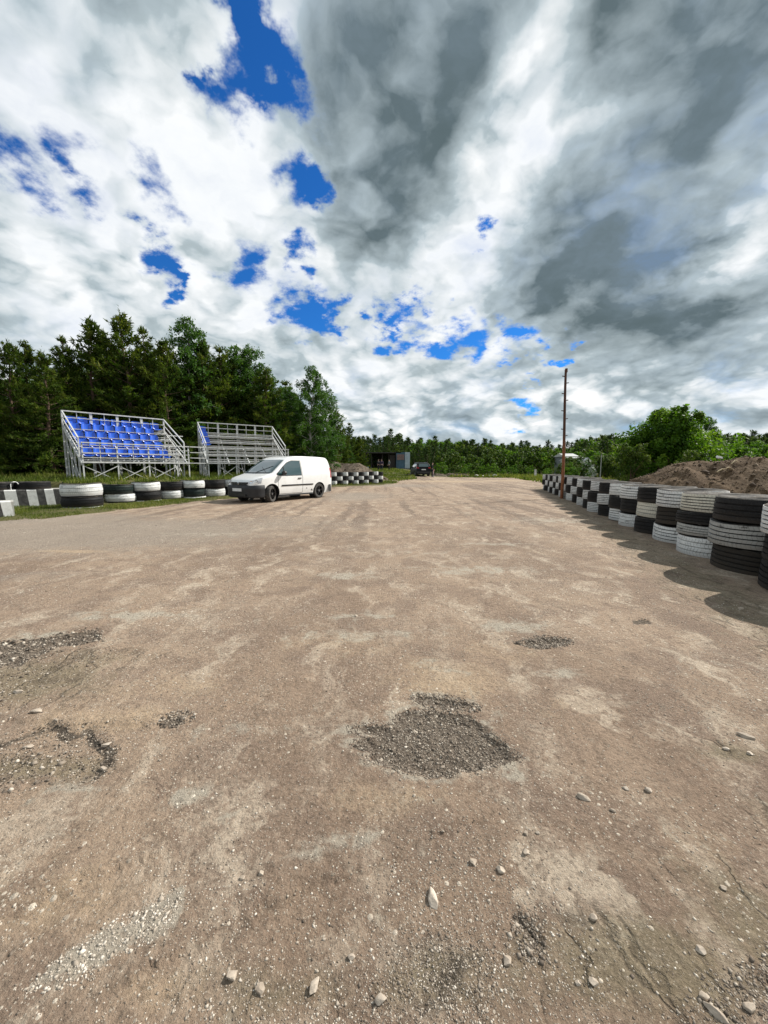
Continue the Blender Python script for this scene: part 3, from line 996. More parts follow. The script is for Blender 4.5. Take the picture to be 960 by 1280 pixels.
def tyre_meshes(R, W, seed, grooves=4, seg=48, bulge=0.012):
    """carcass (sidewalls, bead, inner liner) and tread band as two meshes; origin at the base centre"""
    rng = random.Random(seed)
    w = W / 2
    side = [(R * 0.985, w * 0.90), (R * 0.95, w * 0.985), (R * 0.86, w * 1.0), (R * 0.74, w * 0.96), (R * 0.63, w * 0.84), (R * 0.585, w * 0.70),
            (R * 0.60, w * 0.60), (R * 0.72, w * 0.72), (R * 0.86, w * 0.78), (R * 0.925, w * 0.55), (R * 0.935, 0.0)]
    prof = side + [(r, -h) for r, h in reversed(side[:-1])]
    car = MB().lathe([(r, h + w) for r, h in prof], seg)
    tr = []
    nb = grooves + 1
    gw = 0.016 * W / 0.3
    bul = lambda h: R * (1.0 - bulge * (h / w) ** 2)
    top = w * 0.90
    step = 2 * top / nb
    tr.append((R * 0.94, top + 0.004))
    tr.append((bul(top), top))
    for k in range(nb):
        h0 = top - k * step - (gw * .5 if k else 0)
        h1 = top - (k + 1) * step + (gw * .5 if k < nb - 1 else 0)
        bul = lambda h: R * (1.0 - bulge * (h / w) ** 2)
        tr += [(bul(h0), h0), (bul((h0 + h1) / 2), (h0 + h1) / 2), (bul(h1), h1)]
        if k < nb - 1:
            tr += [(bul(h1) - .028 * R, h1 - gw * .15), (bul(h1) - .028 * R, h1 - gw * .85)]
    tr.append((bul(top), -top))
    tr.append((R * 0.94, -top - 0.004))
    mi = []
    for (a, b) in zip(tr[:-1], tr[1:]):
        mi.append(1 if (a[0] < bul(a[1]) - .02 * R and b[0] < bul(b[1]) - .02 * R) else 0)
    tre = MB().lathe([(r, h + w) for r, h in tr], seg, mi=mi)
    # slight sag and out-of-round, the same for both meshes
    ph, am, tx, ty = rng.uniform(0, 6.28), rng.uniform(.004, .014), rng.uniform(-.012, .012), rng.uniform(-.012, .012)
    ph2, wob = rng.uniform(0, 6.28), rng.uniform(.002, .008)

    def warp(v):
        x, y, z = v
        a = math.atan2(y, x)
        k = 1 + am * math.cos(2 * a + ph) + 0.003 * math.sin(7 * a + ph)
        k *= 1 + 0.03 * (0.5 - z / W) * (1 if z < W * .3 else 0.4)
        zz = z + (tx * x + ty * y) / R * 0.5 + wob * math.sin(3 * a + ph2) * (z / W)
        return (x * k, y * k, zz)
    car.v = [warp(v) for v in car.v]
    tre.v = [warp(v) for v in tre.v]
    return car, tre


PAINT = {'white': M_WHITE, 'cream': M_CREAM, 'grey': M_GREY, 'black': M_BLACK, 'brown': M_BROWN, 'green': M_GREEN}
_tyre_cache = {}


def make_tyre(kind, R, W, paint, var):
    """first call of a look builds it, later calls copy object and tread"""
    key = (kind, round(R, 2), round(W, 2), paint, var)
    if key not in _tyre_cache:
        car, tre = tyre_meshes(R, W, len(_tyre_cache) * 7 + var, {'truck_tyre': (4, 3, 5)[var % 3], 'planted_tyre': (1, 2, 2)[var % 3], 'tractor_tyre': 2}.get(kind, 3), 48, .012 if kind == 'truck_tyre' else .02 if kind == 'small_tyre' else .075)
        root = car.build(kind, M_RUBBER, None, True)
        tre.build('tread', [PAINT[paint], M_RUBBER if (kind == 'truck_tyre' and var != 1) or paint not in ('white', 'cream') else M_GREY], root, True)
        _tyre_cache[key] = root
        return root
    return copy_tree(_tyre_cache[key])


LOOK = {'white': 'white-painted', 'cream': 'creamy-white', 'grey': 'worn greyish', 'black': 'black-painted', 'brown': 'dusty unpainted black', 'green': 'greenish black'}
POS3 = ['bottom', 'middle', 'topmost']


def stack(kind, x, y, R, hts, colours, where, group, base, jit=0.02, rng=random.Random(3), tilt=0.014):
    """tyres from the top down; every tyre a thing of its own"""
    z = base + sum(hts)
    n = len(colours)
    for i, (c, h) in enumerate(zip(colours, hts)):
        z -= h
        o = make_tyre(kind, R, h, c, rng.randint(0, 2))
        o.location = (x + rng.uniform(-jit, jit), y + rng.uniform(-jit, jit), z)
        o.rotation_euler = (rng.uniform(-tilt, tilt), rng.uniform(-tilt, tilt), rng.uniform(0, 6.28))
        k = 1 + rng.uniform(-.025, .03)
        o.scale = (k, k, 1.0)
        pos = 'top' if i == 0 else 'bottom' if i == n - 1 else 'middle' if n == 3 else ('upper middle' if i == 1 else 'lower middle')
        tag(o, '%s tyre, %s of %s' % (LOOK[c], pos, where), 'tyre', group)


# the chequered wall of truck tyres on the right; the list runs from the camera into the distance
WALL = [('white', 'black', 'black'), ('black', 'grey', 'brown'), ('cream', 'black', 'grey', 'white'), ('white', 'brown', 'white'), ('black', 'cream', 'black'),
        ('white', 'black', 'white'), ('white', 'black', 'white'), ('black', 'white', 'black'), ('white', 'black', 'white'), ('black', 'white', 'black'),
        ('white', 'black', 'white'), ('black', 'white', 'black'), ('white', 'black', 'white'), ('black', 'white', 'grey'), ('white', 'black', 'white'),
        ('black', 'white', 'black'), ('white', 'black', 'white'), ('black', 'white', 'black'), ('white', 'black', 'white'), ('black', 'white', 'black'), ('white', 'black', 'white')]
rw = random.Random(21)
wall_xy = []
WY0, WSTEP = 3.72, 0.93
for i, cs in enumerate(WALL):
    yy = WY0 + WSTEP * i
    xx = 3.34 + 0.286 * yy
    R = 0.485 if i != 2 else 0.50
    wall_xy.append((xx, yy))
    hts = [0.30] * 3 if len(cs) == 3 else [0.27, 0.17, 0.16, 0.29]
    where = 'the %s stack from the near end, right tyre wall' % ORD[i]
    stack('truck_tyre', xx + rw.uniform(-.03, .03), yy, R, hts, cs, where, 'truck tyres stacked as a chequered wall along the right', hz(xx - .3, yy) - 0.01, 0.035, rw, 0.022)

# big planted tyre stacks along the left verge
LEFT = [((104, 637), .535, (.40, .31, .10), ('white', 'black', 'white')), ((150, 630), .50, (.33, .30, .08), ('green', 'white', 'black')),
        ((183.5, 628), .49, (.34, .33, .10), ('white', 'black', 'white')), ((215, 625.3), .45, (.33, .33, .08), ('black', 'white', 'black')),
        ((241.5, 624), .46, (.33, .33, .12), ('white', 'green', 'white')), ((267.5, 622), .45, (.35, .34, .08), ('black', 'white', 'black')),
        ((291, 620.5), .46, (.34, .33, .09), ('white', 'black', 'white'))]
left_xy = []
for i, ((u, v), R, hts, cs) in enumerate(LEFT):
    gx, gy = gp(u, v)
    f = (math.hypot(gx, gy) + R * 0.9) / math.hypot(gx, gy)
    x, y = gx * f, gy * f
    left_xy.append((x, y, R, sum(hts)))
    big = i == 0
    where = 'the widest stack, left verge' if big else 'the %s stack right of the widest, left verge' % ORD[i - 1]
    stack('tractor_tyre' if big else 'planted_tyre', x, y, R, hts, cs, where, 'painted tyre stacks along the left verge', -0.02, 0.03, rw)
for i in (0, 1):
    x, y = [(-5.9, 19.0), (-5.35, 20.6)][i]
    left_xy.append((x, y, .46, .76))
    stack('planted_tyre', x, y, .46, (.34, .33, .09), [('black', 'white', 'black'), ('white', 'black', 'white')][i],
          'the %s stack behind the white van' % ('first' if i == 0 else 'second'), 'painted tyre stacks along the left verge', -0.02, 0.03, rw)

# chequered tyres beyond the van
c0, c1 = gp(417, 607.4), gp(475, 605.2)
NCHK = 10
dxc, dyc = (c1[0] - c0[0]) / (NCHK - 1), (c1[1] - c0[1]) / (NCHK - 1)
for i in range(-2, NCHK):
    x, y = c0[0] + dxc * i, c0[1] + dyc * i
    R = 0.485 * math.hypot(dxc, dyc)
    top_white = i % 2 == 0
    cs = ('white', 'black', 'white') if top_white else ('black', 'white', 'black')
    k = NCHK - 1 - i
    where = 'the %s stack from the right, chequered row beyond van' % ORD[k]
    stack('small_tyre', x, y, R, (.295, .295, .295), cs, where, 'small tyres stacked as a chequered row beyond the van', hz(x, y) + 0.01, 0.01, rw)

# ------------------------------------------------------------------ concrete blocks at the left edge
def block_material():
    m, t, b = new_mat('striped_concrete')
    co = t.coord('Object')
    n = t.noise(co, 7, 7, 0.7)
    f = t.noise(co, 45, 5, 0.7)
    return m, t, b, co, n, f


def concrete(name, col, worn):
    m, t, b, co, n, f = block_material()
    m.name = name
    c = t.mix(t.mul(t.ramp(n, 0.42, 0.68), worn), col, (0.34, 0.33, 0.30))
    c = t.mix(t.mul(t.ramp(f, 0.58, 0.72), 0.4), c, (0.12, 0.11, 0.10))
    t.put(b.inputs['Base Color'], c)
    b.inputs['Roughness'].default_value = 0.9
    t.put(b.inputs['Normal'], t.bump(t.add(n, f), 0.5, 0.01))
    return m


M_CONC = concrete('bare_concrete', (0.40, 0.39, 0.36), 0.5)
M_CW = concrete('whitewashed_concrete', (0.68, 0.68, 0.66), 0.45)
M_CB = concrete('black_painted_concrete', (0.045, 0.043, 0.042), 0.22)


def slab(L, D, H, cuts, stripes, name, lab, loc, rz, side_stripe=None):
    """a block with a bevelled top edge; each painted stripe is a thin layer of its own on the front"""
    m = MB()
    b = 0.03
    P = [(0, D), (0, 0), (H - b, 0), (H, b), (H, D - b), (H - b, D)]
    vs = [(x, yy, zz) for x in (0, L) for (zz, yy) in P]
    n = len(P)
    fs = [list(range(n))[::-1], [n + k for k in range(n)]] + [[k, (k + 1) % n, n + (k + 1) % n, n + k] for k in range(n)]
    m.quadmesh(vs, fs)
    root = m.build(name, M_CONC)
    root.location = loc
    root.rotation_euler = (0, 0, rz)
    for (x0, x1), c in zip(cuts, stripes):
        s = MB()
        sl = 0.05
        e = 0.004
        q = [(x0, -e, 0), (x1, -e, 0), (x1 - sl, -e, H - b), (x0 - sl, -e, H - b), (x1 - sl, b, H + e * .6), (x0 - sl, b, H + e * .6)]
        fs = [(0, 1, 2, 3), (3, 2, 4, 5)]
        q2 = [(p[0], p[1] + 0.03, p[2] - .03 * (k > 3)) for k, p in enumerate(q)]
        s.quadmesh(q + q2, fs + [(9, 8, 7, 6), (0, 3, 9, 6), (1, 7, 8, 2), (0, 6, 7, 1)])
        s.build('stripe', M_CW if c == 'w' else M_CB, root)
    tag(root, lab, 'concrete block')
    return root


p0, p1 = Vector(gp(-70, 640)), Vector(gp(80, 633))
dv = (p1 - p0)
Lb = dv.length
angb = math.atan2(dv.y, dv.x)
wst = [(-70, -36), (-36, -14), (-14, 10), (10, 25), (25, 38), (38, 50), (50, 60), (60, 71), (71, 80)]
cuts, cols = [], []
for k, (a, b_) in enumerate(wst):
    f = lambda u: max(0.06, min(Lb - 0.002, (Vector(gp(u, 640 - 7 * (u + 70) / 150)) - p0).length))
    cuts.append((f(a), f(b_)))
    cols.append('b' if k % 2 == 0 else 'w')
BLOCK = slab(Lb, 0.75, 0.60, cuts, cols, 'concrete_block', 'long concrete block with slanted black and white stripes, tyres lying on top', (p0.x, p0.y, -0.02), angb)
q0, q1 = Vector(gp(-50, 652)), Vector(gp(19, 647.5))
dq = q1 - q0
fq = lambda u: (Vector(gp(u, 652 - 4.5 * (u + 50) / 69)) - q0).length
slab(dq.length, 0.32, 0.47, [(0.055, fq(-22)), (fq(-22), fq(6)), (fq(6), dq.length - .002)], ['w', 'b', 'w'], 'concrete_block', 'low concrete block with a bright white end at the left edge, nearest to the camera',
     (q0.x, q0.y, -0.03), math.atan2(dq.y, dq.x))
# flat black tyres on the long block
ux, uy = dv.x / Lb, dv.y / Lb
def on_block(u, back):
    s = (Vector(gp(u, 640 - 7 * (u + 70) / 150)) - p0).length
    return (p0.x + ux * s - uy * back, p0.y + uy * s + ux * back)
for u, lab in ((43, 'black tyre lying flat on the striped concrete block, right of the white wire hoop'), (-4, 'black tyre lying flat on the striped concrete block, cut by the left picture edge')):
    x, y = on_block(u, 0.42)
    o = make_tyre('small_tyre', 0.43, 0.235, 'black', 5)
    o.location = (x, y, 0.58)
    tag(o, lab, 'tyre', 'black tyres lying on the concrete block')
x, y = on_block(21, 0.08)
hp = MB()
pts = []
for k in range(13):
    a = math.pi * (1.0 - k / 12 * 0.92)
    pts.append((0.09 * math.cos(a), 0.03 * math.sin(k), 0.16 + 0.09 * math.sin(a)))
pts = [(-0.09, 0, 0)] + pts
hp.tube(pts, 0.012, 6)
M_WIRE = simple('white_wire', (0.75, 0.75, 0.73), 0.5)
tag(link('wire_hoop', hp.mesh('wire_hoop', M_WIRE, True), None, (x, y, 0.575), angb), 'bent white wire hoop sticking out of the striped concrete block', 'wire hoop')


# ------------------------------------------------------------------ grandstands
def galv():
    m, t, b = new_mat('galvanised_steel')
    co = t.coord('Object')
    n = t.noise(co, 9, 6, 0.65)
    c = t.mix(t.ramp(n, 0.35, 0.65), (0.42, 0.43, 0.43), (0.58, 0.59, 0.58))
    c = t.mix(t.mul(t.ramp(t.noise(co, 16, 6, 0.7), 0.58, 0.72), 0.5), c, (0.34, 0.28, 0.22))
    t.put(b.inputs['Base Color'], c)
    b.inputs['Roughness'].default_value = 0.55
    b.inputs['Metallic'].default_value = 0.15
    return m


M_GALV = galv()
M_SEAT = simple('blue_seat_plastic', (0.008, 0.090, 0.56), 0.30, var=0.30, scale=3.0, coat=0.2, dirt=(0.10, 0.18, 0.40), dirt_amt=0.35)
M_PLANK = simple('pale_bench_boards', (0.42, 0.41, 0.39), 0.8, var=0.25, scale=12)


def seat_mesh():
    prof = [(-.20, -.01), (-.185, .015), (-.10, -.005), (0, -.02), (.10, -.015), (.165, .02), (.195, .09), (.215, .20), (.235, .32), (.25, .37), (.262, .365)]
    cols = 9
    V, F = [], []
    for layer in (0, 1):
        for i, (v, z) in enumerate(prof):
            for k in range(cols):
                s = -1 + 2 * k / (cols - 1)
                wdt = 0.188 if i < 9 else 0.168
                curl = 0.06 * abs(s) ** 3
                back = i >= 6
                vv = v - (curl * 1.3 if back else 0)
                zz = z + (0 if back else curl)
                if i >= 9: zz -= 0.03 * abs(s) ** 3
                V.append((s * wdt, vv + (0.012 if layer and back else 0), zz - (0.012 if layer and not back else 0)))
    n = len(prof)
    N = n * cols
    for layer in (0, 1):
        for i in range(n - 1):
            for k in range(cols - 1):
                q = [layer * N + i * cols + k, layer * N + i * cols + k + 1, layer * N + (i + 1) * cols + k + 1, layer * N + (i + 1) * cols + k]
                F.append(q if layer == 0 else q[::-1])
    rim = [k for k in range(cols)] + [i * cols + cols - 1 for i in range(1, n)] + [(n - 1) * cols + k for k in range(cols - 2, -1, -1)] + [i * cols for i in range(n - 2, 0, -1)]
    for a, b in zip(rim, rim[1:] + rim[:1]):
        F.append([b, a, a + N, b + N])
    m = MB().quadmesh(V, F)
    return m.mesh('seat', M_SEAT, True)


SEAT = seat_mesh()


def grandstand(origin, ang, L, posts, seats, lab, walkway=None):
    """local x along the front, y to the back, z up from the bank"""
    x0, y0 = origin
    base = hz(x0 - math.sin(ang) * 1.2 + math.cos(ang) * L * .5, y0 + math.cos(ang) * 1.2 + math.sin(ang) * L * .5) - 0.03
    root = empty('grandstand', (x0, y0, base), ang)
    tag(root, lab, 'grandstand', 'steel grandstands under the trees')
    D, ROW, RISE, Z0 = 2.64, 0.50, 0.36, 0.80
    TOP, RAIL = 3.06, 1.58
    S = 0.040

    def bar(name, a, b, w=S, h=None, mat=M_GALV):
        return MB().bar(a, b, w, h).build(name, mat, root)
    for u in posts:
        bar('front_post', (u, 0, 0), (u, 0, RAIL), 0.048)
    for a, b in zip(posts[:-1], posts[1:]):
        if b - a > 0.8:
            bar('cross_brace', (a, 0.03, .66), (b, 0.03, 0.02), .028)
            bar('cross_brace', (a, -0.03, .02), (b, -0.03, 0.66), .028)
            mid = (a + b) / 2
            bar('baluster', (mid, 0, Z0 + .02), (mid, 0, RAIL), .028)
    for z, w in ((RAIL, .045), (RAIL - .20, .026), (RAIL - .40, .026), (RAIL - .60, .026), (Z0, .065)):
        bar('front_rail', (posts[0] - .03, -0.045, z), (posts[-1] + .03, -0.045, z), w)
    # raking side frames with their legs, at both ends
    for u in (0.0, L):
        for k, dz in enumerate((0, -.30, -.56)):
            bar('side_rail', (u, D, TOP + dz), (u, 0.42, RAIL + .20 + dz), .05 if k == 0 else .03)
        bar('side_rail_post', (u, 0.42, Z0), (u, 0.42, RAIL + .20), .05)
        bar('stringer', (u, 0.1, Z0 - .08), (u, D, Z0 + RISE * 4.4), .06, .10)
        for v in (0.55, 1.1, 1.65, 2.2):
            bar('leg', (u, v, 0), (u, v, Z0 + RISE * (v - .1) / ROW * .86), .05)
        bar('side_brace', (u, 0.55, .05), (u, 1.65, 1.3), .03)
        bar('side_brace', (u, 1.1, .05), (u, 2.2, 1.7), .03)
    nb = 4
    for k in range(nb + 1):
        u = L * k / nb
        bar('back_post', (u, D, 0), (u, D, TOP), .06 if k in (0, nb) else .10, .06)
        if 0 < k < nb:
            bar('stringer', (u, 0.1, Z0 - .08), (u, D, Z0 + RISE * 4.4), .05, .09)
            bar('leg', (u, 1.3, 0), (u, 1.3, Z0 + RISE * 1.8), .05)
            bar('prop', (u, D, 1.6), (u, 1.35, .05), .03)
        if k < nb:
            mid = u + L / nb / 2
            bar('back_baluster', (mid, D, Z0 + RISE * 4.3), (mid, D, TOP), .028)
    for z, w in ((TOP, .05), (TOP - .28, .03), (TOP - .54, .03), (TOP - .82, .03)):
        bar('back_rail', (0, D - .045, z), (L, D - .045, z), w)
    for r in range(5):
        v, z = 0.30 + r * ROW, Z0 + RISE * r
        MB().box((L / 2, v - .10, z + .015), (L - .1, .26, .035)).build('foot_board', M_PLANK, root)
        MB().box((L / 2, v + .18, z + .20), (L - .12, .13, .04)).build('bench_board', M_PLANK, root)
        MB().box((L / 2, v + .06, z + .10), (L - .12, .03, .05)).build('bearer', M_GALV, root)
        for k in range(5):
            u = .06 + (L - .12) * k / 4
            bar('bench_bracket', (u, v + .18, z - .12), (u, v + .18, z + .18), .035)
        for u in seats.get(r, []):
            o = link('seat', SEAT, root, (u, v + .14, z + .255))
    if walkway:
        a, b = walkway
        for z in (RAIL, RAIL - .27, RAIL - .53, Z0):
            bar('walkway_rail', (a, -0.045, z), (b, -0.045, z), .045 if z == RAIL else .032)
        bar('walkway_rail', (a, D * .9, Z0 + RISE * 4), (b, D * .9, Z0 + RISE * 4), .045)
        MB().box(((a + b) / 2, .35, Z0 + .01), (b - a, .6, .03)).build('walkway_board', M_PLANK, root)
    return root


SP = 0.425
rows = {r: [0.28 + SP * i for i in range(n)] for r, n in ((0, 8), (1, 8), (2, 8), (3, 8), (4, 9))}
ang1 = math.atan2(18.7 - 15.5, -9.43 + 12.05)
grandstand((-12.05, 15.5), ang1, 4.14, [0.0, 1.2, 2.4, 3.6, 4.14], rows, 'steel grandstand with five rows of blue plastic seats below the pines', walkway=(4.2, 4.95))
ang2 = math.atan2(21.7 - 19.4, -5.38 + 8.8)
grandstand((-8.8, 19.4), ang2, 4.14, [0.0, 0.45, 1.35, 2.3, 3.25, 4.14], {2: [.2], 3: [.2], 4: [.2]}, 'steel grandstand with bare pale bench boards behind the white van')


# ------------------------------------------------------------------ vehicles
M_VWHITE = simple('white_van_paint', (0.80, 0.80, 0.79), 0.32, var=0.05, scale=2, coat=0.5, dirt=(0.55, 0.50, 0.44), dirt_amt=0.25)
M_PLASTIC = simple('black_bumper_plastic', (0.018, 0.019, 0.022), 0.55, var=0.3, bump=0.15, bscale=120)
M_TRIM = simple('black_trim', (0.015, 0.015, 0.016), 0.4)
M_TYRE = simple('tyre_rubber', (0.045, 0.043, 0.041), 0.85, dirt=(0.20, 0.165, 0.13), dirt_amt=0.6, scale=9)
M_RIM = simple('black_alloy', (0.02, 0.02, 0.022), 0.3, metal=0.5, coat=0.3)
M_HUB = simple('bare_metal', (0.35, 0.35, 0.36), 0.35, metal=0.8)
M_PLATE = simple('plate_white', (0.70, 0.71, 0.72), 0.4, var=0.08)
M_CHROME = simple('chrome', (0.75, 0.76, 0.78), 0.12, metal=1.0, var=0.05)
M_RED = simple('red_lamp', (0.40, 0.012, 0.015), 0.2, coat=0.5)
M_NIGHT = simple('dark_car_paint', (0.005, 0.005, 0.008), 0.45, coat=0.0, var=0.2, spec=0.2)


def glass(name, tint, rough=0.05):
    m, t, b = new_mat(name)
    t.put(b.inputs['Base Color'], tint)
    b.inputs['Roughness'].default_value = rough
    b.inputs['Coat Weight'].default_value = 1.0
    b.inputs['Coat Roughness'].default_value = 0.02
    b.inputs['Specular IOR Level'].default_value = 0.8
    return m


M_GLASS = glass('window_glass', (0.028, 0.062, 0.068))
M_LENS = glass('lamp_lens', (0.55, 0.56, 0.58), 0.12)


def interp(x, tab):
    for (a, fa), (b, fb) in zip(tab[:-1], tab[1:]):
        if x <= b:
            k = max(0, min(1, (x - a) / (b - a)))
            return fa + (fb - fa) * k
    return tab[-1][1]


def smooth_tab(tab, n=5, s=0.05):
    return lambda x: sum(interp(x + s * (k - (n // 2)), tab) for k in range(n)) / n


class Shell:
    """car body described by a roof line, a plan outline and a side section"""

    def __init__(self, top, plan, side, bottom, x0, x1, crown=0.03, corner=0.09):
        self.top, self.plan, self.side = smooth_tab(top, 5, .035), smooth_tab(plan, 5, .03), smooth_tab(side, 5, .03)
        self.bottom, self.x0, self.x1, self.crown, self.corner = bottom, x0, x1, crown, corner

    def half(self, x, z):
        return self.side(z) * self.plan(x)

    def topz(self, x, y):
        zt = self.top(x)
        yh = self.half(x, zt - .05)
        return zt + self.crown * (1 - min(1, (y / yh) ** 2)) - self.crown

    def section(self, x, n=16):
        zt = self.top(x)
        c = min(self.corner, (zt - self.bottom) * .4)
        zs = zt - c
        pts = [(self.half(x, self.bottom + (zs - self.bottom) * k / n), self.bottom + (zs - self.bottom) * k / n) for k in range(n + 1)]
        ys = self.half(x, zs)
        for k in range(1, 6):
            a = math.pi / 2 * k / 6
            pts.append((ys - c * 1.15 * (1 - math.cos(a)), zs + (c - .012) * math.sin(a)))
        yr = pts[-1][0]
        for k in range(1, 7):
            y = yr * (1 - k / 6)
            pts.append((y, zt - .012 + .012 * (1 - (y / yr) ** 2) + self.crown * 0))
        return pts

    def body(self, step=0.045):
        m = MB()
        n = int((self.x1 - self.x0) / step)
        xs = [self.x0 + (self.x1 - self.x0) * i / n for i in range(n + 1)]
        rows_ = []
        for x in xs:
            h = self.section(x)
            full = [(x, y, z) for y, z in h] + [(x, -y, z) for y, z in reversed(h[:-1])]
            rows_.append(full)
        k = len(rows_[0])
        V = [p for r in rows_ for p in r]
        F = []
        for i in range(n):
            for j in range(k):
                j2 = (j + 1) % k
                F.append([i * k + j, (i + 1) * k + j, (i + 1) * k + j2, i * k + j2])
        F.append(list(range(k)))
        F.append([n * k + j for j in range(k)][::-1])
        return m.quadmesh(V, F)

    def side_patch(self, bot, top, x0, x1, sgn, off=0.005, nx=14, nz=8):
        V, F = [], []
        for i in range(nx + 1):
            x = x0 + (x1 - x0) * i / nx
            a, b = bot(x), top(x)
            for j in range(nz + 1):
                z = a + (b - a) * j / nz
                V.append((x, sgn * (self.half(x, z) + off), z))
        for i in range(nx):
            for j in range(nz):
                q = [i * (nz + 1) + j, (i + 1) * (nz + 1) + j, (i + 1) * (nz + 1) + j + 1, i * (nz + 1) + j + 1]
                F.append(q if sgn < 0 else q[::-1])
        return MB().quadmesh(V, F)


def boolean_cut(me, cutters):
    o = bpy.data.objects.new('tmp', me)
    COL.objects.link(o)
    cs = []
    for c in cutters:
        co = bpy.data.objects.new('tmpc', c)
        COL.objects.link(co)
        md = o.modifiers.new('b', 'BOOLEAN')
        md.operation = 'DIFFERENCE'
        md.solver = 'EXACT'
        md.object = co
        cs.append(co)
    dg = bpy.context.evaluated_depsgraph_get()
    out = bpy.data.meshes.new_from_object(o.evaluated_get(dg))
    for q in cs + [o]:
        bpy.data.objects.remove(q)
    return out


def wheel(parent, x, y, r, w, outer, spokes=5, steer=0.0, rimmat=None):
    """tyre, rim with spokes, hub; axle along local y, outer = +1/-1 side that faces outwards"""
    root = MB()
    tp = [(r * .66, -w * .42), (r * .80, -w * .5), (r * .95, -w * .48), (r, -w * .38), (r * 1.0, -w * .12), (r * .985, -w * .10), (r * .985, -w * .06), (r, -w * .04), (r, w * .04), (r * .985, w * .06),
          (r * .985, w * .10), (r, w * .12), (r, w * .38), (r * .95, w * .48), (r * .80, w * .5), (r * .66, w * .42)]
    root.lathe(tp, 36, 'y')
    t = root.build('wheel', M_TYRE, parent, True)
    t.location = (x, y, r)
    t.rotation_euler = (0, 0, steer)
    rm = MB()
    o = outer
    rm.lathe([(r * .67, -w * .4), (r * .665, w * .40 * 1), (r * .63, w * .42), (r * .60, w * .3), (r * .58, 0), (r * .12, -w * .05)], 36, 'y')
    for k in range(spokes):
        a = 2 * math.pi * k / spokes + .3
        c, s = math.cos(a), math.sin(a)
        yo = -w * .34
        for da in (-.13, .13):
            a2 = a + da
            rm.bar((c * r * .10, yo, s * r * .10), (math.cos(a2) * r * .62, yo, math.sin(a2) * r * .62), r * .10, r * .07)
    if o > 0:
        rm.v = [(p[0], -p[1], p[2]) for p in rm.v]
        rm.f = [f[::-1] for f in rm.f]
    rm.build('rim', rimmat or M_RIM, t)
    hb = MB().lathe([(0.001, 0), (r * .12, 0), (r * .15, .012), (r * .16, .05)], 16, 'y')
    hb.v = [(p[0], (w * .40 + -p[1] * .3) * (1 if o > 0 else -1), p[2]) for p in hb.v]
    hb.build('hub', M_HUB, t)
    return t


def smooth_obj(o, ang=32):
    me = o.data
    me.polygons.foreach_set('use_smooth', [True] * len(me.polygons))
    me.set_sharp_from_angle(angle=rad(ang))
    return o


def cyl_cutter(x, z, r, y0, y1):
    return MB().tube([(x, y0, z), (x, y1, z)], r, 40).mesh('cut', M_TRIM)


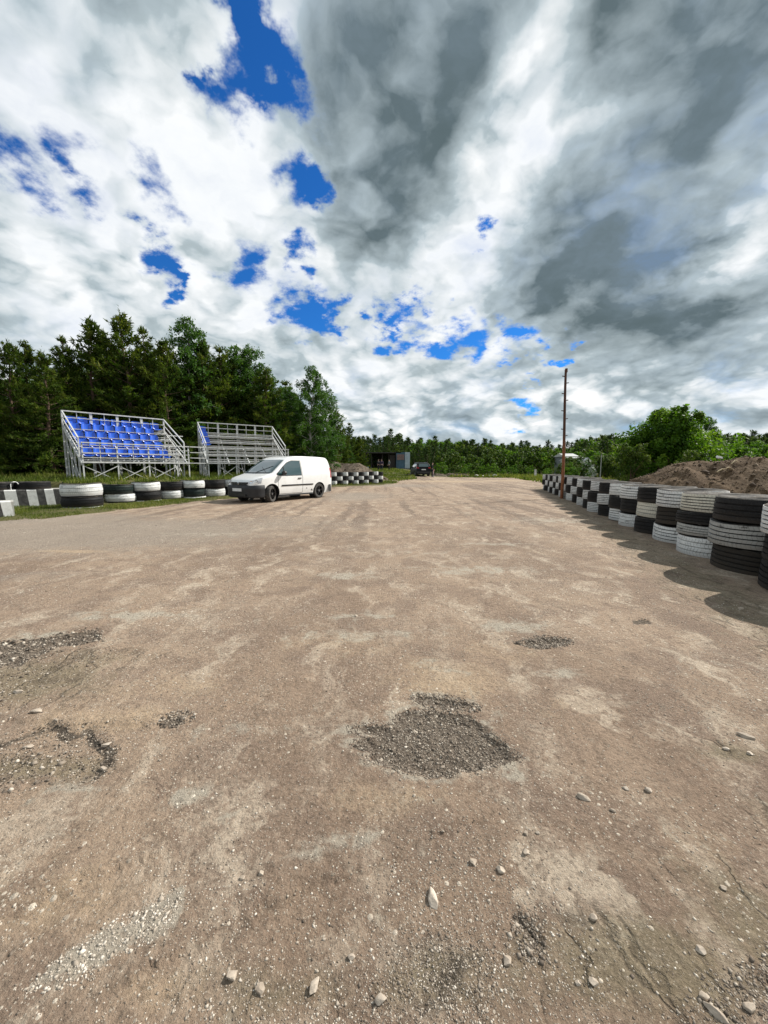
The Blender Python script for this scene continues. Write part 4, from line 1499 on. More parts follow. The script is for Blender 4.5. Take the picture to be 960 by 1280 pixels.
def build_van():
    top = [(-.86, 1.02), (-.84, 1.25), (-.80, 1.55), (-.72, 1.74), (-.60, 1.795), (0, 1.82), (.8, 1.825), (1.3, 1.81), (1.62, 1.76), (1.85, 1.655), (2.15, 1.45), (2.62, 1.12), (2.75, 1.075),
           (3.10, .99), (3.32, .90), (3.44, .80), (3.50, .70), (3.56, .62)]
    plan = [(-.86, .93), (-.80, .965), (-.6, .99), (0, 1), (2.6, 1), (2.9, .985), (3.15, .955), (3.30, .91), (3.42, .84), (3.50, .74), (3.56, .66)]
    side = [(.22, .81), (.30, .845), (.50, .885), (.70, .895), (.95, .892), (1.05, .885), (1.40, .81), (1.70, .735), (1.85, .70)]
    S = Shell(top, plan, side, .22, -.86, 3.50)
    root = empty('van', (0, 0, 0))
    me = S.body().mesh('body', [M_VWHITE, M_TRIM])
    me = boolean_cut(me, [cyl_cutter(0, .33, .375, .55, 1.1), cyl_cutter(0, .33, .375, -1.1, -.55), cyl_cutter(2.68, .33, .385, .52, 1.1), cyl_cutter(2.68, .33, .385, -1.1, -.52)])
    body = link('body', me, root)
    smooth_obj(body, 35)
    # dark wheel wells behind the arches
    for x in (0, 2.68):
        for s in (-1, 1):
            MB().lathe([(.372 if x == 0 else .382, .56 * s), (.372 if x == 0 else .382, .70 * s), (.372 if x == 0 else .382, .80 * s)], 40, 'y', (x, 0, .33)).build('wheel_well', M_TRIM, root)
    # windscreen follows the body
    V, F = [], []
    nx, ny = 10, 16
    for i in range(nx + 1):
        x = 1.86 + (2.60 - 1.86) * i / nx
        ym = S.half(x, S.top(x) - .09) - .10
        for j in range(ny + 1):
            y = -ym + 2 * ym * j / ny
            V.append((x + .004, y, S.top(x) + .007 - .03 * max(0, abs(y / ym) - .8) / .2 * .4))
    for i in range(nx):
        for j in range(ny):
            F.append([i * (ny + 1) + j, (i + 1) * (ny + 1) + j, (i + 1) * (ny + 1) + j + 1, i * (ny + 1) + j + 1])
    ws = MB().quadmesh(V, F).build('windscreen', M_GLASS, root, True)
    wp = MB()
    wp.bar((2.60, -.10, 1.155), (2.25, .50, 1.40), .012).bar((2.60, .45, 1.155), (2.30, -.12, 1.37), .012)
    wp.build('wiper', M_TRIM, ws)
    MB().tube([(2.62, -.72, 1.118), (2.66, 0, 1.122), (2.62, .72, 1.118)], .022, 6).build('cowl', M_TRIM, root)
    # cab window, door seams, moulding, handle: both sides
    wt = [(1.10, 1.60), (1.55, 1.60), (1.82, 1.52), (2.10, 1.33), (2.42, 1.075)]
    wb = [(1.10, 1.03), (2.0, 1.02), (2.3, 1.03), (2.42, 1.07)]
    for s in (1, -1):
        S.side_patch(lambda x: interp(x, wb) - .02, lambda x: interp(x, wt) + .025, 1.075, 2.44, s, .004).build('window_seal', M_TRIM, root, True)
        w = S.side_patch(lambda x: interp(x, wb), lambda x: interp(x, wt), 1.10, 2.40, s, .008).build('window', M_GLASS, root, True)
        dv_ = MB().bar((2.05, s * (S.half(2.05, 1.05) + .012), 1.03), (2.05, s * (S.half(2.05, 1.35) + .012), 1.36), .022)
        dv_.build('divider', M_TRIM, w)
        S.side_patch(lambda x: .60, lambda x: .655, .42, 2.22, s, .016, 12, 2).build('moulding', M_TRIM, root)
        MB().box((1.22, s * (S.half(1.22, .90) + .018), .90), (.17, .03, .035)).build('door_handle', M_TRIM, root)
        seam = MB()
        for (x, za, zb) in ((1.04, .30, 1.66), (2.38, .42, 1.04)):
            P = [Vector((x, s * (S.half(x, za + (zb - za) * k / 8) + .001), za + (zb - za) * k / 8)) for k in range(9)]
            for a, b in zip(P[:-1], P[1:]): seam.bar(a, b, .009)
        P = [Vector((x, s * (S.half(x, .30) + .001), .30)) for x in [1.04 + (2.30 - 1.04) * k / 6 for k in range(7)]]
        for a, b in zip(P[:-1], P[1:]): seam.bar(a, b, .009)
        seam.build('door_seam', M_TRIM, root)
        MB().box((1.35, s * (S.half(1.35, .26) - .01), .235), (1.9, .05, .06)).build('sill', M_PLASTIC, root)
        # mirror
        mr = MB()
        mr.lathe([(.001, -.09), (.07, -.085), (.095, -.03), (.10, .02), (.085, .075), (.001, .085)], 14, 'x')
        mr.v = [(p[0] * .8 + 2.16, p[1] * 1.05 + s * 1.02, p[2] * .95 + 1.12) for p in mr.v]
        mr.bar((2.18, s * .87, 1.04), (2.16, s * .98, 1.08), .05)
        mr.build('mirror', M_TRIM, root, True)
    # dents with bare dark spots on the lower rear flank (left side only, towards the camera)
    for (x, z, r) in ((.80, .47, .022), (.50, .40, .030), (.45, .365, .022), (.40, .41, .014)):
        d = MB().lathe([(.001, .004), (r * .7, .004), (r, 0)], 9, 'y')
        d.v = [(p[0] * 1.3 + x, S.half(x, z) + .004 + abs(p[1]), p[2] + z) for p in d.v]
        d.build('paint_chip', M_TRIM, root)
    # front bumper wrapped round the nose
    plan_pts = [(3.05, .905), (3.18, .895), (3.32, .86), (3.44, .78), (3.52, .66), (3.565, .48), (3.585, .25), (3.59, 0)]
    plan_pts = plan_pts + [(x, -y) for x, y in reversed(plan_pts[:-1])]
    zs = [(.20, -.05), (.23, -.01), (.34, .012), (.44, .0), (.50, .02), (.60, .012), (.66, -.015), (.675, -.06)]
    V, F = [], []
    for z, o in zs:
        for x, y in plan_pts:
            L_ = math.hypot(x - 2.6, y)
            k = 1 + o / L_
            V.append((2.6 + (x - 2.6) * k, y * k, z + (0.05 * max(0, 3.25 - x) if z > .6 else 0)))
    n = len(plan_pts)
    for i in range(len(zs) - 1):
        for j in range(n - 1):
            F.append([i * n + j, i * n + j + 1, (i + 1) * n + j + 1, (i + 1) * n + j])
    bp = MB().quadmesh(V, F)
    # return lips close the shell
    bp.build('front_bumper', M_PLASTIC, root, True)
    MB().box((3.585, 0, .32), (.05, .95, .10)).build('air_intake', M_TRIM, root)
    gr = MB()
    gp_ = [(3.46, .56), (3.515, .40), (3.54, .2), (3.545, 0), (3.54, -.2), (3.515, -.40), (3.46, -.56)]
    for z in (.685, .725, .765):
        for a, b in zip(gp_[:-1], gp_[1:]):
            gr.bar((a[0] - (z - .685) * .25, a[1], z), (b[0] - (z - .685) * .25, b[1], z), .03, .026)
    gr.build('grille', M_TRIM, root)
    bk = MB()
    for a, b in zip(gp_[:-1], gp_[1:]):
        bk.bar((a[0] - .02, a[1], .725), (b[0] - .02, b[1], .725), .02, .12)
    bk.build('grille_back', M_TRIM, root)
    em = MB().lathe([(.046, 0), (.055, .006), (.055, .014), (.046, .018), (.046, 0)], 24, 'x')
    em.v = [(p[0] + 3.555, p[1], p[2] + .735) for p in em.v]
    for pts in ([(-.034, .030), (0, -.004), (.034, .030)], [(-.040, .006), (-.018, -.036), (0, -.004), (.018, -.036), (.040, .006)]):
        for a, b in zip(pts[:-1], pts[1:]):
            em.bar((3.566, a[0], .735 + a[1]), (3.566, b[0], .735 + b[1]), .010, .008)
    em.build('emblem', M_CHROME, root)
    pl = MB().box((3.612, 0.0, .50), (.012, .52, .112)).build('number_plate', M_PLATE, root)
    # headlights: bulged lens with two bowls
    for s in (1, -1):
        A, B, C_, D_ = Vector((3.50, s * .50, .685)), Vector((3.465, s * .50, .80)), Vector((3.10, s * .872, .965)), Vector((3.20, s * .885, .73))
        V, F = [], []
        for i in range(9):
            u = i / 8
            for j in range(6):
                v = j / 5
                p = (A * (1 - u) + D_ * u) * (1 - v) + (B * (1 - u) + C_ * u) * v
                bul = .075 * math.sin(math.pi * min(1, max(0, .12 + u * .8))) * (0.55 + .45 * math.sin(math.pi * v))
                nrm = Vector((.75, s * .62, .25)).normalized()
                p = p + nrm * bul
                V.append(tuple(p))
        for i in range(8):
            for j in range(5):
                q = [i * 6 + j, i * 6 + j + 1, (i + 1) * 6 + j + 1, (i + 1) * 6 + j]
                F.append(q if s < 0 else q[::-1])
        hl = MB().quadmesh(V, F).build('headlight', M_LENS, root, True)
        for u in (.25, .62):
            c = (A * (1 - u) + D_ * u) * .5 + (B * (1 - u) + C_ * u) * .5 + Vector((.75, s * .62, .25)).normalized() * .072
            lp = MB().lathe([(.001, -.01), (.03, -.004), (.048, .012), (.054, .012), (.054, 0)], 18, 'x')
            R_ = Vector((1, 0, 0)).rotation_difference(Vector((.8, s * .55, .22)).normalized())
            lp.v = [tuple(R_ @ Vector(p) + c) for p in lp.v]
            lp.build('lamp', M_CHROME if u < .5 else M_HUB, hl, True)
        rl = S.side_patch(lambda x: .88, lambda x: 1.32, -.84, -.76, s, .006, 3, 6).build('tail_light', M_RED, root)
    rb = MB()
    pr = [(-.60, .90), (-.78, .87), (-.90, .78), (-.94, .5), (-.95, 0)]
    pr = pr + [(x, -y) for x, y in reversed(pr[:-1])]
    V = [(x, y, z) for z in (.26, .40, .58) for x, y in pr]
    n = len(pr)
    F = [[i * n + j, i * n + j + 1, (i + 1) * n + j + 1, (i + 1) * n + j] for i in range(2) for j in range(n - 1)]
    F = [f[::-1] for f in F]
    rb.quadmesh(V, F).build('rear_bumper', M_PLASTIC, root, True)
    MB().box((-.83, 0, 1.32), (.04, 1.1, .42)).build('rear_window', M_GLASS, root)
    MB().tube([(1.5, .25, 1.82), (1.35, .25, 2.05)], [.008, .004], 6).build('aerial', M_TRIM, root)
    for x in (0, 2.68):
        for s in (1, -1):
            wheel(root, x, s * .775, .318, .205, s, 5, rad(24) if x > 1 else 0)
    return root


van = build_van()
wf, wr = Vector(gp(335, 628.3)), Vector(gp(401, 622))
hd = (wf - wr).normalized()
vang = math.atan2(hd.y, hd.x)
# near (left) wheels stand on the two contact points; the origin lies on the centre line of the rear axle
VS = 0.945
off = Vector((-hd.y, hd.x)) * (-0.80 * VS)
vo = (wf + wr) / 2 - hd * 1.34 * VS + off
van.scale = (VS, VS, VS)
van.location = (vo.x, vo.y, hz(vo.x, vo.y) - .006)
van.rotation_euler = (0, 0, vang)
tag(van, 'white panel van with black bumper and black wheels parked beside the grandstands', 'van')


def build_suv():
    top = [(-.90, .95), (-.86, 1.12), (-.70, 1.45), (-.58, 1.58), (-.40, 1.63), (.5, 1.67), (1.1, 1.64), (1.5, 1.52), (2.2, 1.10), (2.4, 1.06), (3.0, .96), (3.3, .85), (3.45, .66)]
    plan = [(-.90, .90), (-.8, .95), (-.5, 1), (2.4, 1), (3.0, .95), (3.3, .86), (3.45, .74)]
    side = [(.25, .82), (.45, .89), (.75, .905), (.98, .885), (1.3, .79), (1.6, .68), (1.75, .64)]
    S = Shell(top, plan, side, .25, -.90, 3.42)
    root = empty('car', (0, 0, 0))
    me = boolean_cut(S.body(.09).mesh('body', [M_NIGHT, M_TRIM]), [cyl_cutter(0, .34, .40, -1.1, -.5), cyl_cutter(0, .34, .40, .5, 1.1), cyl_cutter(2.6, .34, .40, -1.1, -.5), cyl_cutter(2.6, .34, .40, .5, 1.1)])
    smooth_obj(link('body', me, root), 35)
    for s in (1, -1):
        wt = [(-.45, 1.42), (.2, 1.52), (1.1, 1.53), (1.5, 1.40), (2.05, 1.07)]
        S.side_patch(lambda x: 1.03, lambda x: max(1.05, interp(x, wt)), -.42, 2.0, s, .008).build('window', M_GLASS, root, True)
        S.side_patch(lambda x: .95 + .02, lambda x: 1.28, -.80, -.64, s, .012, 4, 5).build('tail_light', M_RED, root)
        MB().box((-.885, s * .70, 1.02), (.05, .26, .14)).build('tail_light', M_RED, root)
        MB().box((1.9, s * .98, 1.08), (.10, .18, .13)).build('mirror', M_NIGHT, root)
        MB().box((.8, s * .60, 1.685), (1.7, .035, .035)).build('roof_rail', M_HUB, root)
        MB().box((3.30, s * .62, .78), (.16, .28, .13)).build('headlight', M_LENS, root)
    q = [(-.875, -.62, 1.16), (-.875, .62, 1.16), (-.665, .52, 1.52), (-.665, -.52, 1.52)]
    MB().quadmesh([(x - .02, y, z) for x, y, z in q] + [(x + .05, y, z) for x, y, z in q], [(0, 3, 2, 1), (0, 1, 5, 4), (1, 2, 6, 5), (2, 3, 7, 6), (3, 0, 4, 7)]).build('rear_window', M_GLASS, root)
    V, F = [], []
    for i in range(7):
        x = 1.52 + .66 * i / 6
        ym = S.half(x, S.top(x) - .08) - .08
        V += [(x, -ym, S.top(x) + .008), (x, 0, S.top(x) + .01), (x, ym, S.top(x) + .008)]
    for i in range(6):
        for j in range(2): F.append([i * 3 + j, i * 3 + 3 + j, i * 3 + 4 + j, i * 3 + 1 + j])
    MB().quadmesh(V, F).build('windscreen', M_GLASS, root, True)
    MB().box((-.925, 0, .82), (.012, .52, .112)).build('number_plate', M_PLATE, root)
    MB().box((-.93, 0, .48), (.12, 1.62, .24)).build('rear_bumper', M_PLASTIC, root)
    MB().box((3.42, 0, .48), (.12, 1.42, .30)).build('front_bumper', M_PLASTIC, root)
    for x in (0, 2.6):
        for s in (1, -1): wheel(root, x, s * .78, .335, .22, s, 5, 0, M_HUB)
    return root


suv = build_suv()
sa = rad(97)
sx, sy = gp(529.5, 598.2)
suv.location = (sx + .90 * math.cos(sa) * 1.0, sy + .9, hz(sx, sy + .9))
suv.rotation_euler = (0, 0, sa)
tag(suv, 'dark car seen from behind with white rear plate, parked where the track meets the grass', 'car')


# ------------------------------------------------------------------ foliage
M_BARK = simple('pine_bark', (0.115, 0.072, 0.048), 0.9, var=0.4, scale=10, bump=0.5, bscale=20)
M_BARKB = simple('birch_bark', (0.42, 0.41, 0.38), 0.8, var=0.35, scale=5, dirt=(0.05, 0.045, 0.04), dirt_amt=0.8)
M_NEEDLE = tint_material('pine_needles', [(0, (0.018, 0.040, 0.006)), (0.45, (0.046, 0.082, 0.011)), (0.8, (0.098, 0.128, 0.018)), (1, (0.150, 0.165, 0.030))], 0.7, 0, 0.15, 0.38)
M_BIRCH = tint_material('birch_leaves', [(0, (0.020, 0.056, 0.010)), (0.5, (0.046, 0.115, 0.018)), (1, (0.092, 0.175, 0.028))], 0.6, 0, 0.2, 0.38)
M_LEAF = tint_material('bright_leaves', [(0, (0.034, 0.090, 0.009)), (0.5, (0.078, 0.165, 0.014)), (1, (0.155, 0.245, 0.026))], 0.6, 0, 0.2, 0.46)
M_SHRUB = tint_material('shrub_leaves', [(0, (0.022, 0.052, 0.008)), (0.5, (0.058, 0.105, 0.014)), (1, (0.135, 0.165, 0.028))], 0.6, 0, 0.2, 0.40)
M_BLOSSOM = tint_material('white_blossom', [(0, (0.55, 0.56, 0.50)), (1, (0.78, 0.78, 0.74))], 0.6, 0)
M_FARPINE = tint_material('far_pine_needles', [(0, (0.014, 0.034, 0.012)), (0.5, (0.032, 0.062, 0.018)), (1, (0.075, 0.100, 0.024))], 0.7, 0, 0.15, 0.32)


def unit(v):
    return v / (np.linalg.norm(v, axis=-1, keepdims=True) + 1e-9)


def blades(P, D, L, W, rng):
    """thin triangles: root P, direction D, length L, width W"""
    n = len(P)
    s = unit(np.cross(D, unit(rng.normal(size=(n, 3)))))
    a = P - s * W[:, None] / 2
    b = P + s * W[:, None] / 2
    c = P + D * L[:, None]
    V = np.stack([a, b, c], 1).reshape(-1, 3)
    return V, np.arange(3 * n).reshape(-1, 3)


def leaves(P, N, L, W, rng):
    """rhombic leaves: centre P, normal N"""
    n = len(P)
    t = unit(np.cross(N, unit(rng.normal(size=(n, 3)))))
    s = np.cross(N, t)
    l, w = L[:, None] / 2, W[:, None] / 2
    bend = N * (L * rng.uniform(-.12, .22, n))[:, None]
    V = np.stack([P - t * l, P + s * w - bend * .5, P + t * l, P - s * w - bend * .5], 1).reshape(-1, 3)
    return V, np.arange(4 * n).reshape(-1, 4)


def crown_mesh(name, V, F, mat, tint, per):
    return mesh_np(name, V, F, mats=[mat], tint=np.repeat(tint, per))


def pine_proto(seed, H=10.0, dens=1.0, base=0.9, wide=2.1, far=False):
    rng = np.random.default_rng(seed)
    rr = random.Random(seed)
    tr = MB()
    lean = [rr.uniform(-.25, .25), rr.uniform(-.25, .25)]
    ax = lambda z: Vector((lean[0] * (z / H) ** 2 + .06 * math.sin(z * 1.3), lean[1] * (z / H) ** 2 + .06 * math.cos(z), z))
    tr.tube([ax(H * k / 8) for k in range(9)], [0.15 * (1 - k / 8.6) + .012 for k in range(9)], 6 if far else 8)
    P, D, T = [], [], []
    z = base
    step = 0.62 if far else 0.40
    while z < H - .15:
        f = (z - base) / (H - base)
        nb = rr.randint(4, 6) if not far else 5
        a0 = rr.uniform(0, 6.28)
        for k in range(nb):
            if rr.random() < .12: continue
            a = a0 + 6.283 * k / nb + rr.uniform(-.35, .35)
            Lb = (wide * (1 - f) ** .72 * (0.55 + .45 * min(1, f * 5 + .5)) + .22) * rr.uniform(.62, 1.22)
            el = rad(-8 + 62 * f + rr.uniform(-12, 12))
            o = ax(z)
            d = Vector((math.cos(a) * math.cos(el), math.sin(a) * math.cos(el), math.sin(el)))
            pts = [o + d * (Lb * t) + Vector((0, 0, .22 * Lb * t * t - .16 * Lb * t)) for t in (0, .35, .7, 1)]
            tr.tube(pts, [.035 * (1 - f) + .012, .02, .012, .005], 4, cap=False)
            nt = max(2, int(Lb / (.34 if far else .17)))
            clump_t = rng.uniform(0.0, 1.0)
            for q in range(nt):
                t = .28 + .72 * (q + rr.random()) / nt
                c = o + d * (Lb * t) + Vector((0, 0, .22 * Lb * t * t - .16 * Lb * t))
                sidev = Vector((-math.sin(a), math.cos(a), 0)) * rr.uniform(-1, 1) * .34 * Lb * (1.15 - t)
                c = c + sidev + Vector((0, 0, rr.uniform(-.06, .08)))
                m = int((5 if far else 15) * dens)
                up = np.array([d.x * .7 + sidev.x * .6, d.y * .7 + sidev.y * .6, .75])
                dirs = unit(up + rng.normal(size=(m, 3)) * .75)
                P.append(np.array(c)[None] + rng.normal(size=(m, 3)) * (.11 if far else .06))
                D.append(dirs)
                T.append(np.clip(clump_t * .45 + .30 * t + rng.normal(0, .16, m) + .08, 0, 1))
        z += step * rr.uniform(.8, 1.2)
    # leading shoot and candles
    m = 26 if not far else 10
    c = np.array(ax(H - .1))
    P.append(c[None] + rng.normal(size=(m, 3)) * np.array([.05, .05, .25])); D.append(unit(np.array([0, 0, 1.2]) + rng.normal(size=(m, 3)) * .5)); T.append(rng.uniform(.3, .8, m))
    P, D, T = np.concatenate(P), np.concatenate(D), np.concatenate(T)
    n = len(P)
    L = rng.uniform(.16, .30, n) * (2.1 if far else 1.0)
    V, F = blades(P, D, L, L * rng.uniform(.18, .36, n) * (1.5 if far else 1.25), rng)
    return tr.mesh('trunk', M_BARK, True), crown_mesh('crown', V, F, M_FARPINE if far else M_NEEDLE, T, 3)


def birch_proto(seed, H=11.0, wide=1.9, n_br=105, mat=None, bark=None, weep=1.0):
    rng = np.random.default_rng(seed)
    rr = random.Random(seed)
    tr = MB()
    ln = [rr.uniform(-.5, .5), rr.uniform(-.5, .5)]
    ax = lambda z: Vector((ln[0] * (z / H) ** 1.7 + .08 * math.sin(z * .9), ln[1] * (z / H) ** 1.7 + .08 * math.cos(z * 1.1), z))
    tr.tube([ax(H * .97 * k / 9) for k in range(10)], [.14 * (1 - k / 9.6) + .01 for k in range(10)], 8)
    P, T = [], []
    for b in range(n_br):
        f = (b + rr.random()) / n_br
        z = 1.2 + (H - 1.6) * f
        a = b * 2.4 + rr.uniform(-.5, .5)
        prof = math.sin(math.pi * min(1, .16 + .80 * f)) ** .8
        Lb = wide * prof * rr.uniform(.55, 1.3) + .25
        el = rad(rr.uniform(28, 62))
        o = ax(z)
        d = Vector((math.cos(a) * math.cos(el), math.sin(a) * math.cos(el), math.sin(el)))
        pt = lambda t: o + d * (Lb * t) + Vector((0, 0, -.55 * weep * Lb * t * t))
        tr.tube([pt(t) for t in (0, .3, .6, .85, 1)], [.035 * (1 - f) + .012, .02, .012, .008, .004], 4, cap=False)
        ct = rr.random()
        for q in range(max(3, int(Lb * 4.2))):
            t = rr.uniform(.25, 1.0)
            c = pt(t) + Vector((rr.uniform(-.22, .22), rr.uniform(-.22, .22), rr.uniform(-.05, .22)))
            hang = rr.uniform(.15, .85) * weep * (.4 + .6 * t)
            m = int(17 + 17 * hang)
            s = rng.uniform(0, 1, m)
            pp = np.array(c)[None] + np.stack([rng.normal(0, .085, m), rng.normal(0, .085, m), -s * hang + rng.normal(0, .06, m)], 1)
            P.append(pp)
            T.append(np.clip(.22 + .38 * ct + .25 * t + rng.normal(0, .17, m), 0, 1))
    P, T = np.concatenate(P), np.concatenate(T)
    n = len(P)
    N = unit(rng.normal(size=(n, 3)) + np.array([0, 0, .45]))
    L = rng.uniform(.09, .18, n)
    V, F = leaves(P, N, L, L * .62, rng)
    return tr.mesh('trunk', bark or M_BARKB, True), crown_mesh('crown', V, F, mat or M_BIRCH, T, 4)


def round_proto(seed, H=5.0, Rw=3.0, lobes=16, per=700, leaf=.15, low=0.12, mat=None, stems=5, blossom=0.0, sq=1.0):
    """broad crown built of lobes of leaves over several limbs"""
    rng = np.random.default_rng(seed)
    rr = random.Random(seed)
    tr = MB()
    P, N, T = [], [], []
    cs = []
    for k in range(lobes):
        f = (k + .5) / lobes
        zz = low * H + (H * .90 - low * H) * (f ** .75)
        prof = math.sin(math.pi * min(.97, .26 + .66 * (zz / H))) ** .7
        a = k * 2.4 + rr.uniform(-.4, .4)
        rr_ = Rw * prof * rr.uniform(.35, .82)
        c = Vector((math.cos(a) * rr_, math.sin(a) * rr_ * sq, zz))
        s = Rw * rr.uniform(.26, .44)
        cs.append((c, s))
    for c, s in cs:
        s = min(s, (H - c.z) * .9 + .25)
        subs = 9
        for q in range(subs):
            dirv = unit(rng.normal(size=3) + np.array([0, 0, .25]))
            sc = np.array(c) + dirv * s * rng.uniform(.45, .95)
            m = int(per / subs * rng.uniform(.6, 1.4))
            sr = s * rng.uniform(.26, .48)
            dd = unit(rng.normal(size=(m, 3)))
            pp = sc[None] + dd * (sr * rng.uniform(.25, 1.08, (m, 1)) ** .7)
            P.append(pp)
            N.append(unit(dd * .8 + rng.normal(size=(m, 3)) * .6 + np.array([0, 0, .6])))
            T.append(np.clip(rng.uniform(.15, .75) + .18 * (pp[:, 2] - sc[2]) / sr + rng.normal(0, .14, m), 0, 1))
    for k in range(stems):
        c, s = cs[(k * 3 + 2) % len(cs)]
        b = Vector((rr.uniform(-.25, .25) * Rw * .3, rr.uniform(-.25, .25) * Rw * .3, 0))
        mid = (b * .55 + c * .45) + Vector((0, 0, .12 * H))
        tr.tube([b, b.lerp(mid, .5), mid, c], [.026 * H * .8, .019 * H * .8, .013 * H * .8, .004 * H], 6)
    P, N, T = np.concatenate(P), np.concatenate(N), np.concatenate(T)
    ok = P[:, 2] > .02
    P, N, T = P[ok], N[ok], T[ok]
    n = len(P)
    L = leaf * rng.uniform(.6, 1.35, n)
    V, F = leaves(P, N, L, L * .58, rng)
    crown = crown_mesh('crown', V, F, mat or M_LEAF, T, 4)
    if blossom:
        crown.materials.append(M_BLOSSOM)
        idx = (rng.uniform(0, 1, n) < blossom).astype(np.int32)
        crown.polygons.foreach_set('material_index', idx)
    return tr.mesh('trunk', M_BARK, True), crown


def plant(name, proto, x, y, height_m, proto_h, lab, cat, group=None, rz=None, wide=1.0, z=None, rng=random.Random(9)):
    root = empty(name, (x, y, (hz(x, y) if z is None else z) - .05), rng.uniform(0, 6.28) if rz is None else rz)
    s = height_m / proto_h
    root.scale = (s * wide, s * wide, s)
    link('trunk', proto[0], root)
    link('crown', proto[1], root)
    return tag(root, lab, cat, group)


PINES = [pine_proto(40 + i, 10.0, 1.0, (.4, .6, .3, .7)[i], (2.6, 2.9, 2.4, 2.8)[i]) for i in range(4)]
BIRCHES = [birch_proto(60 + i, 11.0, (2.7, 2.3, 3.0)[i]) for i in range(3)]
BUSHY = [round_proto(80 + i, 5.0, (2.6, 3.2)[i], 20, 560, .17, .10, M_SHRUB) for i in range(2)]
FARP = [pine_proto(140 + i, 10.0, 1.0, 1.2, (1.7, 2.1, 1.9)[i], True) for i in range(3)]
FARB = [round_proto(160 + i, 5.0, (2.3, 2.8, 2.1)[i], 13, 150, .34, .06, (M_SHRUB, M_LEAF, M_SHRUB)[i], 3) for i in range(3)]
NEARBUSH = [round_proto(180 + i, 2.2, (1.3, 1.6)[i], 11, 300, .12, .03, (M_LEAF, M_SHRUB)[i], 4) for i in range(2)]
BIGBUSH = round_proto(201, 5.0, 3.15, 36, 1000, .19, .10, M_LEAF, 7)
BLOSS = round_proto(202, 2.4, 1.5, 12, 330, .13, .05, M_BIRCH, 4, .16)

rt = random.Random(31)


def top_place(u, v, d):
    """ground position and height of a plant whose top shows at photo pixel (u, v) and that stands d metres ahead"""
    p = at(u, v, d)
    return p.x, p.y, p.z - hz(p.x, p.y)


# the wood on the left: pines and birches one by one
WOOD = [('p', -30, 428, 20, 'at the left picture edge'), ('p', 6, 431, 21, ''), ('p', 28, 430, 22.5, ''), ('p', 52, 443, 20.5, ''), ('p', 76, 424, 23, ''), ('p', 108, 402, 24, ''), ('p', 134, 417, 25.5, ''),
        ('p', 156, 398, 24.5, ''), ('p', 178, 414, 26.5, ''), ('p', 203, 428, 24.5, ''), ('b', 232, 391, 26.5, ''), ('p', 252, 428, 27, ''), ('p', 272, 437, 28, ''), ('b', 293, 428, 30, ''),
        ('b', 319, 430, 30.5, ''), ('b', 338, 470, 29.5, ''), ('b', 362, 480, 31, ''), ('b', 385, 455, 30.5, ''), ('b', 406, 484, 32.5, ''), ('p', 421, 515, 43, ''), ('p', 436, 530, 46, ''),
        ('p', 450, 546, 47, '')]
WLAB = ['tall dense pine at the very left edge of the wood', 'slim pine with a spiky top near the left edge of the wood', 'dense pine with twin spikes left of the blue-seat grandstand',
        'lower pine in front at the left of the wood', 'pine whose top dips between higher ones above the left end of the blue seats', 'high pine with an open top above the left half of the blue seats',
        'pine between the two highest ones behind the blue seats', 'tall candle-topped pine behind the middle of the blue seats', 'pine right of the candle-topped one behind the blue seats',
        'darker pine behind the right end of the blue seats', 'tallest tree of the wood, a leafy birch above the gap between the grandstands', 'pine with a rounded top right of the tallest birch',
        'lower olive pine behind the left of the bare grandstand', 'slender birch above the bare grandstand, left of a twin', 'slender birch above the bare grandstand, right of a twin',
        'low birch in the dip of the skyline right of the bare grandstand', 'drooping birch behind the right end of the bare grandstand', 'separate tall birch with hanging twigs above the white van',
        'small birch at the right shoulder of the separate tall birch', 'dark pine at the right end of the wood, behind the van rear', 'small pine where the wood drops towards the soil heap', 'last low pine of the wood behind the soil heap']
for i, (k, u, v, d, _) in enumerate(WOOD):
    x, y, hgt = top_place(u, v, d)
    if k == 'p':
        plant('pine_tree', PINES[i % 4], x, y, hgt, 10.0, WLAB[i], 'tree', 'trees of the wood on the left', wide=rt.uniform(.95, 1.25))
    else:
        plant('birch_tree', BIRCHES[i % 3], x, y, hgt, 11.0, WLAB[i], 'tree', 'trees of the wood on the left', wide=rt.uniform(.95, 1.2))
# fill behind and under them
def DEEP(u):
    return ('beyond the left picture edge' if u < 0 else 'behind the striped concrete block' if u < 80 else 'behind the left half of the blue seats' if u < 150 else 'behind the right half of the blue seats' if u < 215
            else 'behind the gap between the grandstands' if u < 265 else 'behind the bare benches' if u < 345 else 'behind the white van' if u < 412 else 'behind the grey-brown soil heap')


for i in range(46):
    u = -60 + 520 * (i + rt.random()) / 46
    lim = interp(u, [(-60, 440), (60, 445), (110, 425), (200, 430), (240, 430), (330, 450), (400, 495), (430, 530), (470, 552)])
    d = rt.uniform(27, 36) + max(0, u - 330) * .14
    x, y, hgt = top_place(u, lim + rt.uniform(8, 40), d)
    if i % 4 == 3:
        plant('birch_tree', BIRCHES[i % 3], x, y, hgt, 11.0, 'birch deep in the dense wood, ' + DEEP(u), 'tree', 'birches deep in the wood', wide=1.2)
    else:
        plant('pine_tree', PINES[i % 4], x, y, hgt, 10.0, 'pine deep in the dense wood, ' + DEEP(u), 'tree', 'pines deep in the wood', wide=1.35)
for i in range(34):
    u = -50 + 448 * (i + rt.random()) / 34
    d = interp(u, [(-50, 19.5), (80, 21.0), (220, 24.5), (340, 28), (430, 34)]) + rt.uniform(0, 2.0)
    x, y, hgt = top_place(u, rt.uniform(540, 572) - 18 * (i % 3 == 0), d)
    plant('shrub', BUSHY[i % 2], x, y, hgt, 5.0, 'leafy shrub in the dark undergrowth, ' + DEEP(u), 'shrub', 'undergrowth shrubs at the edge of the wood', wide=.9)

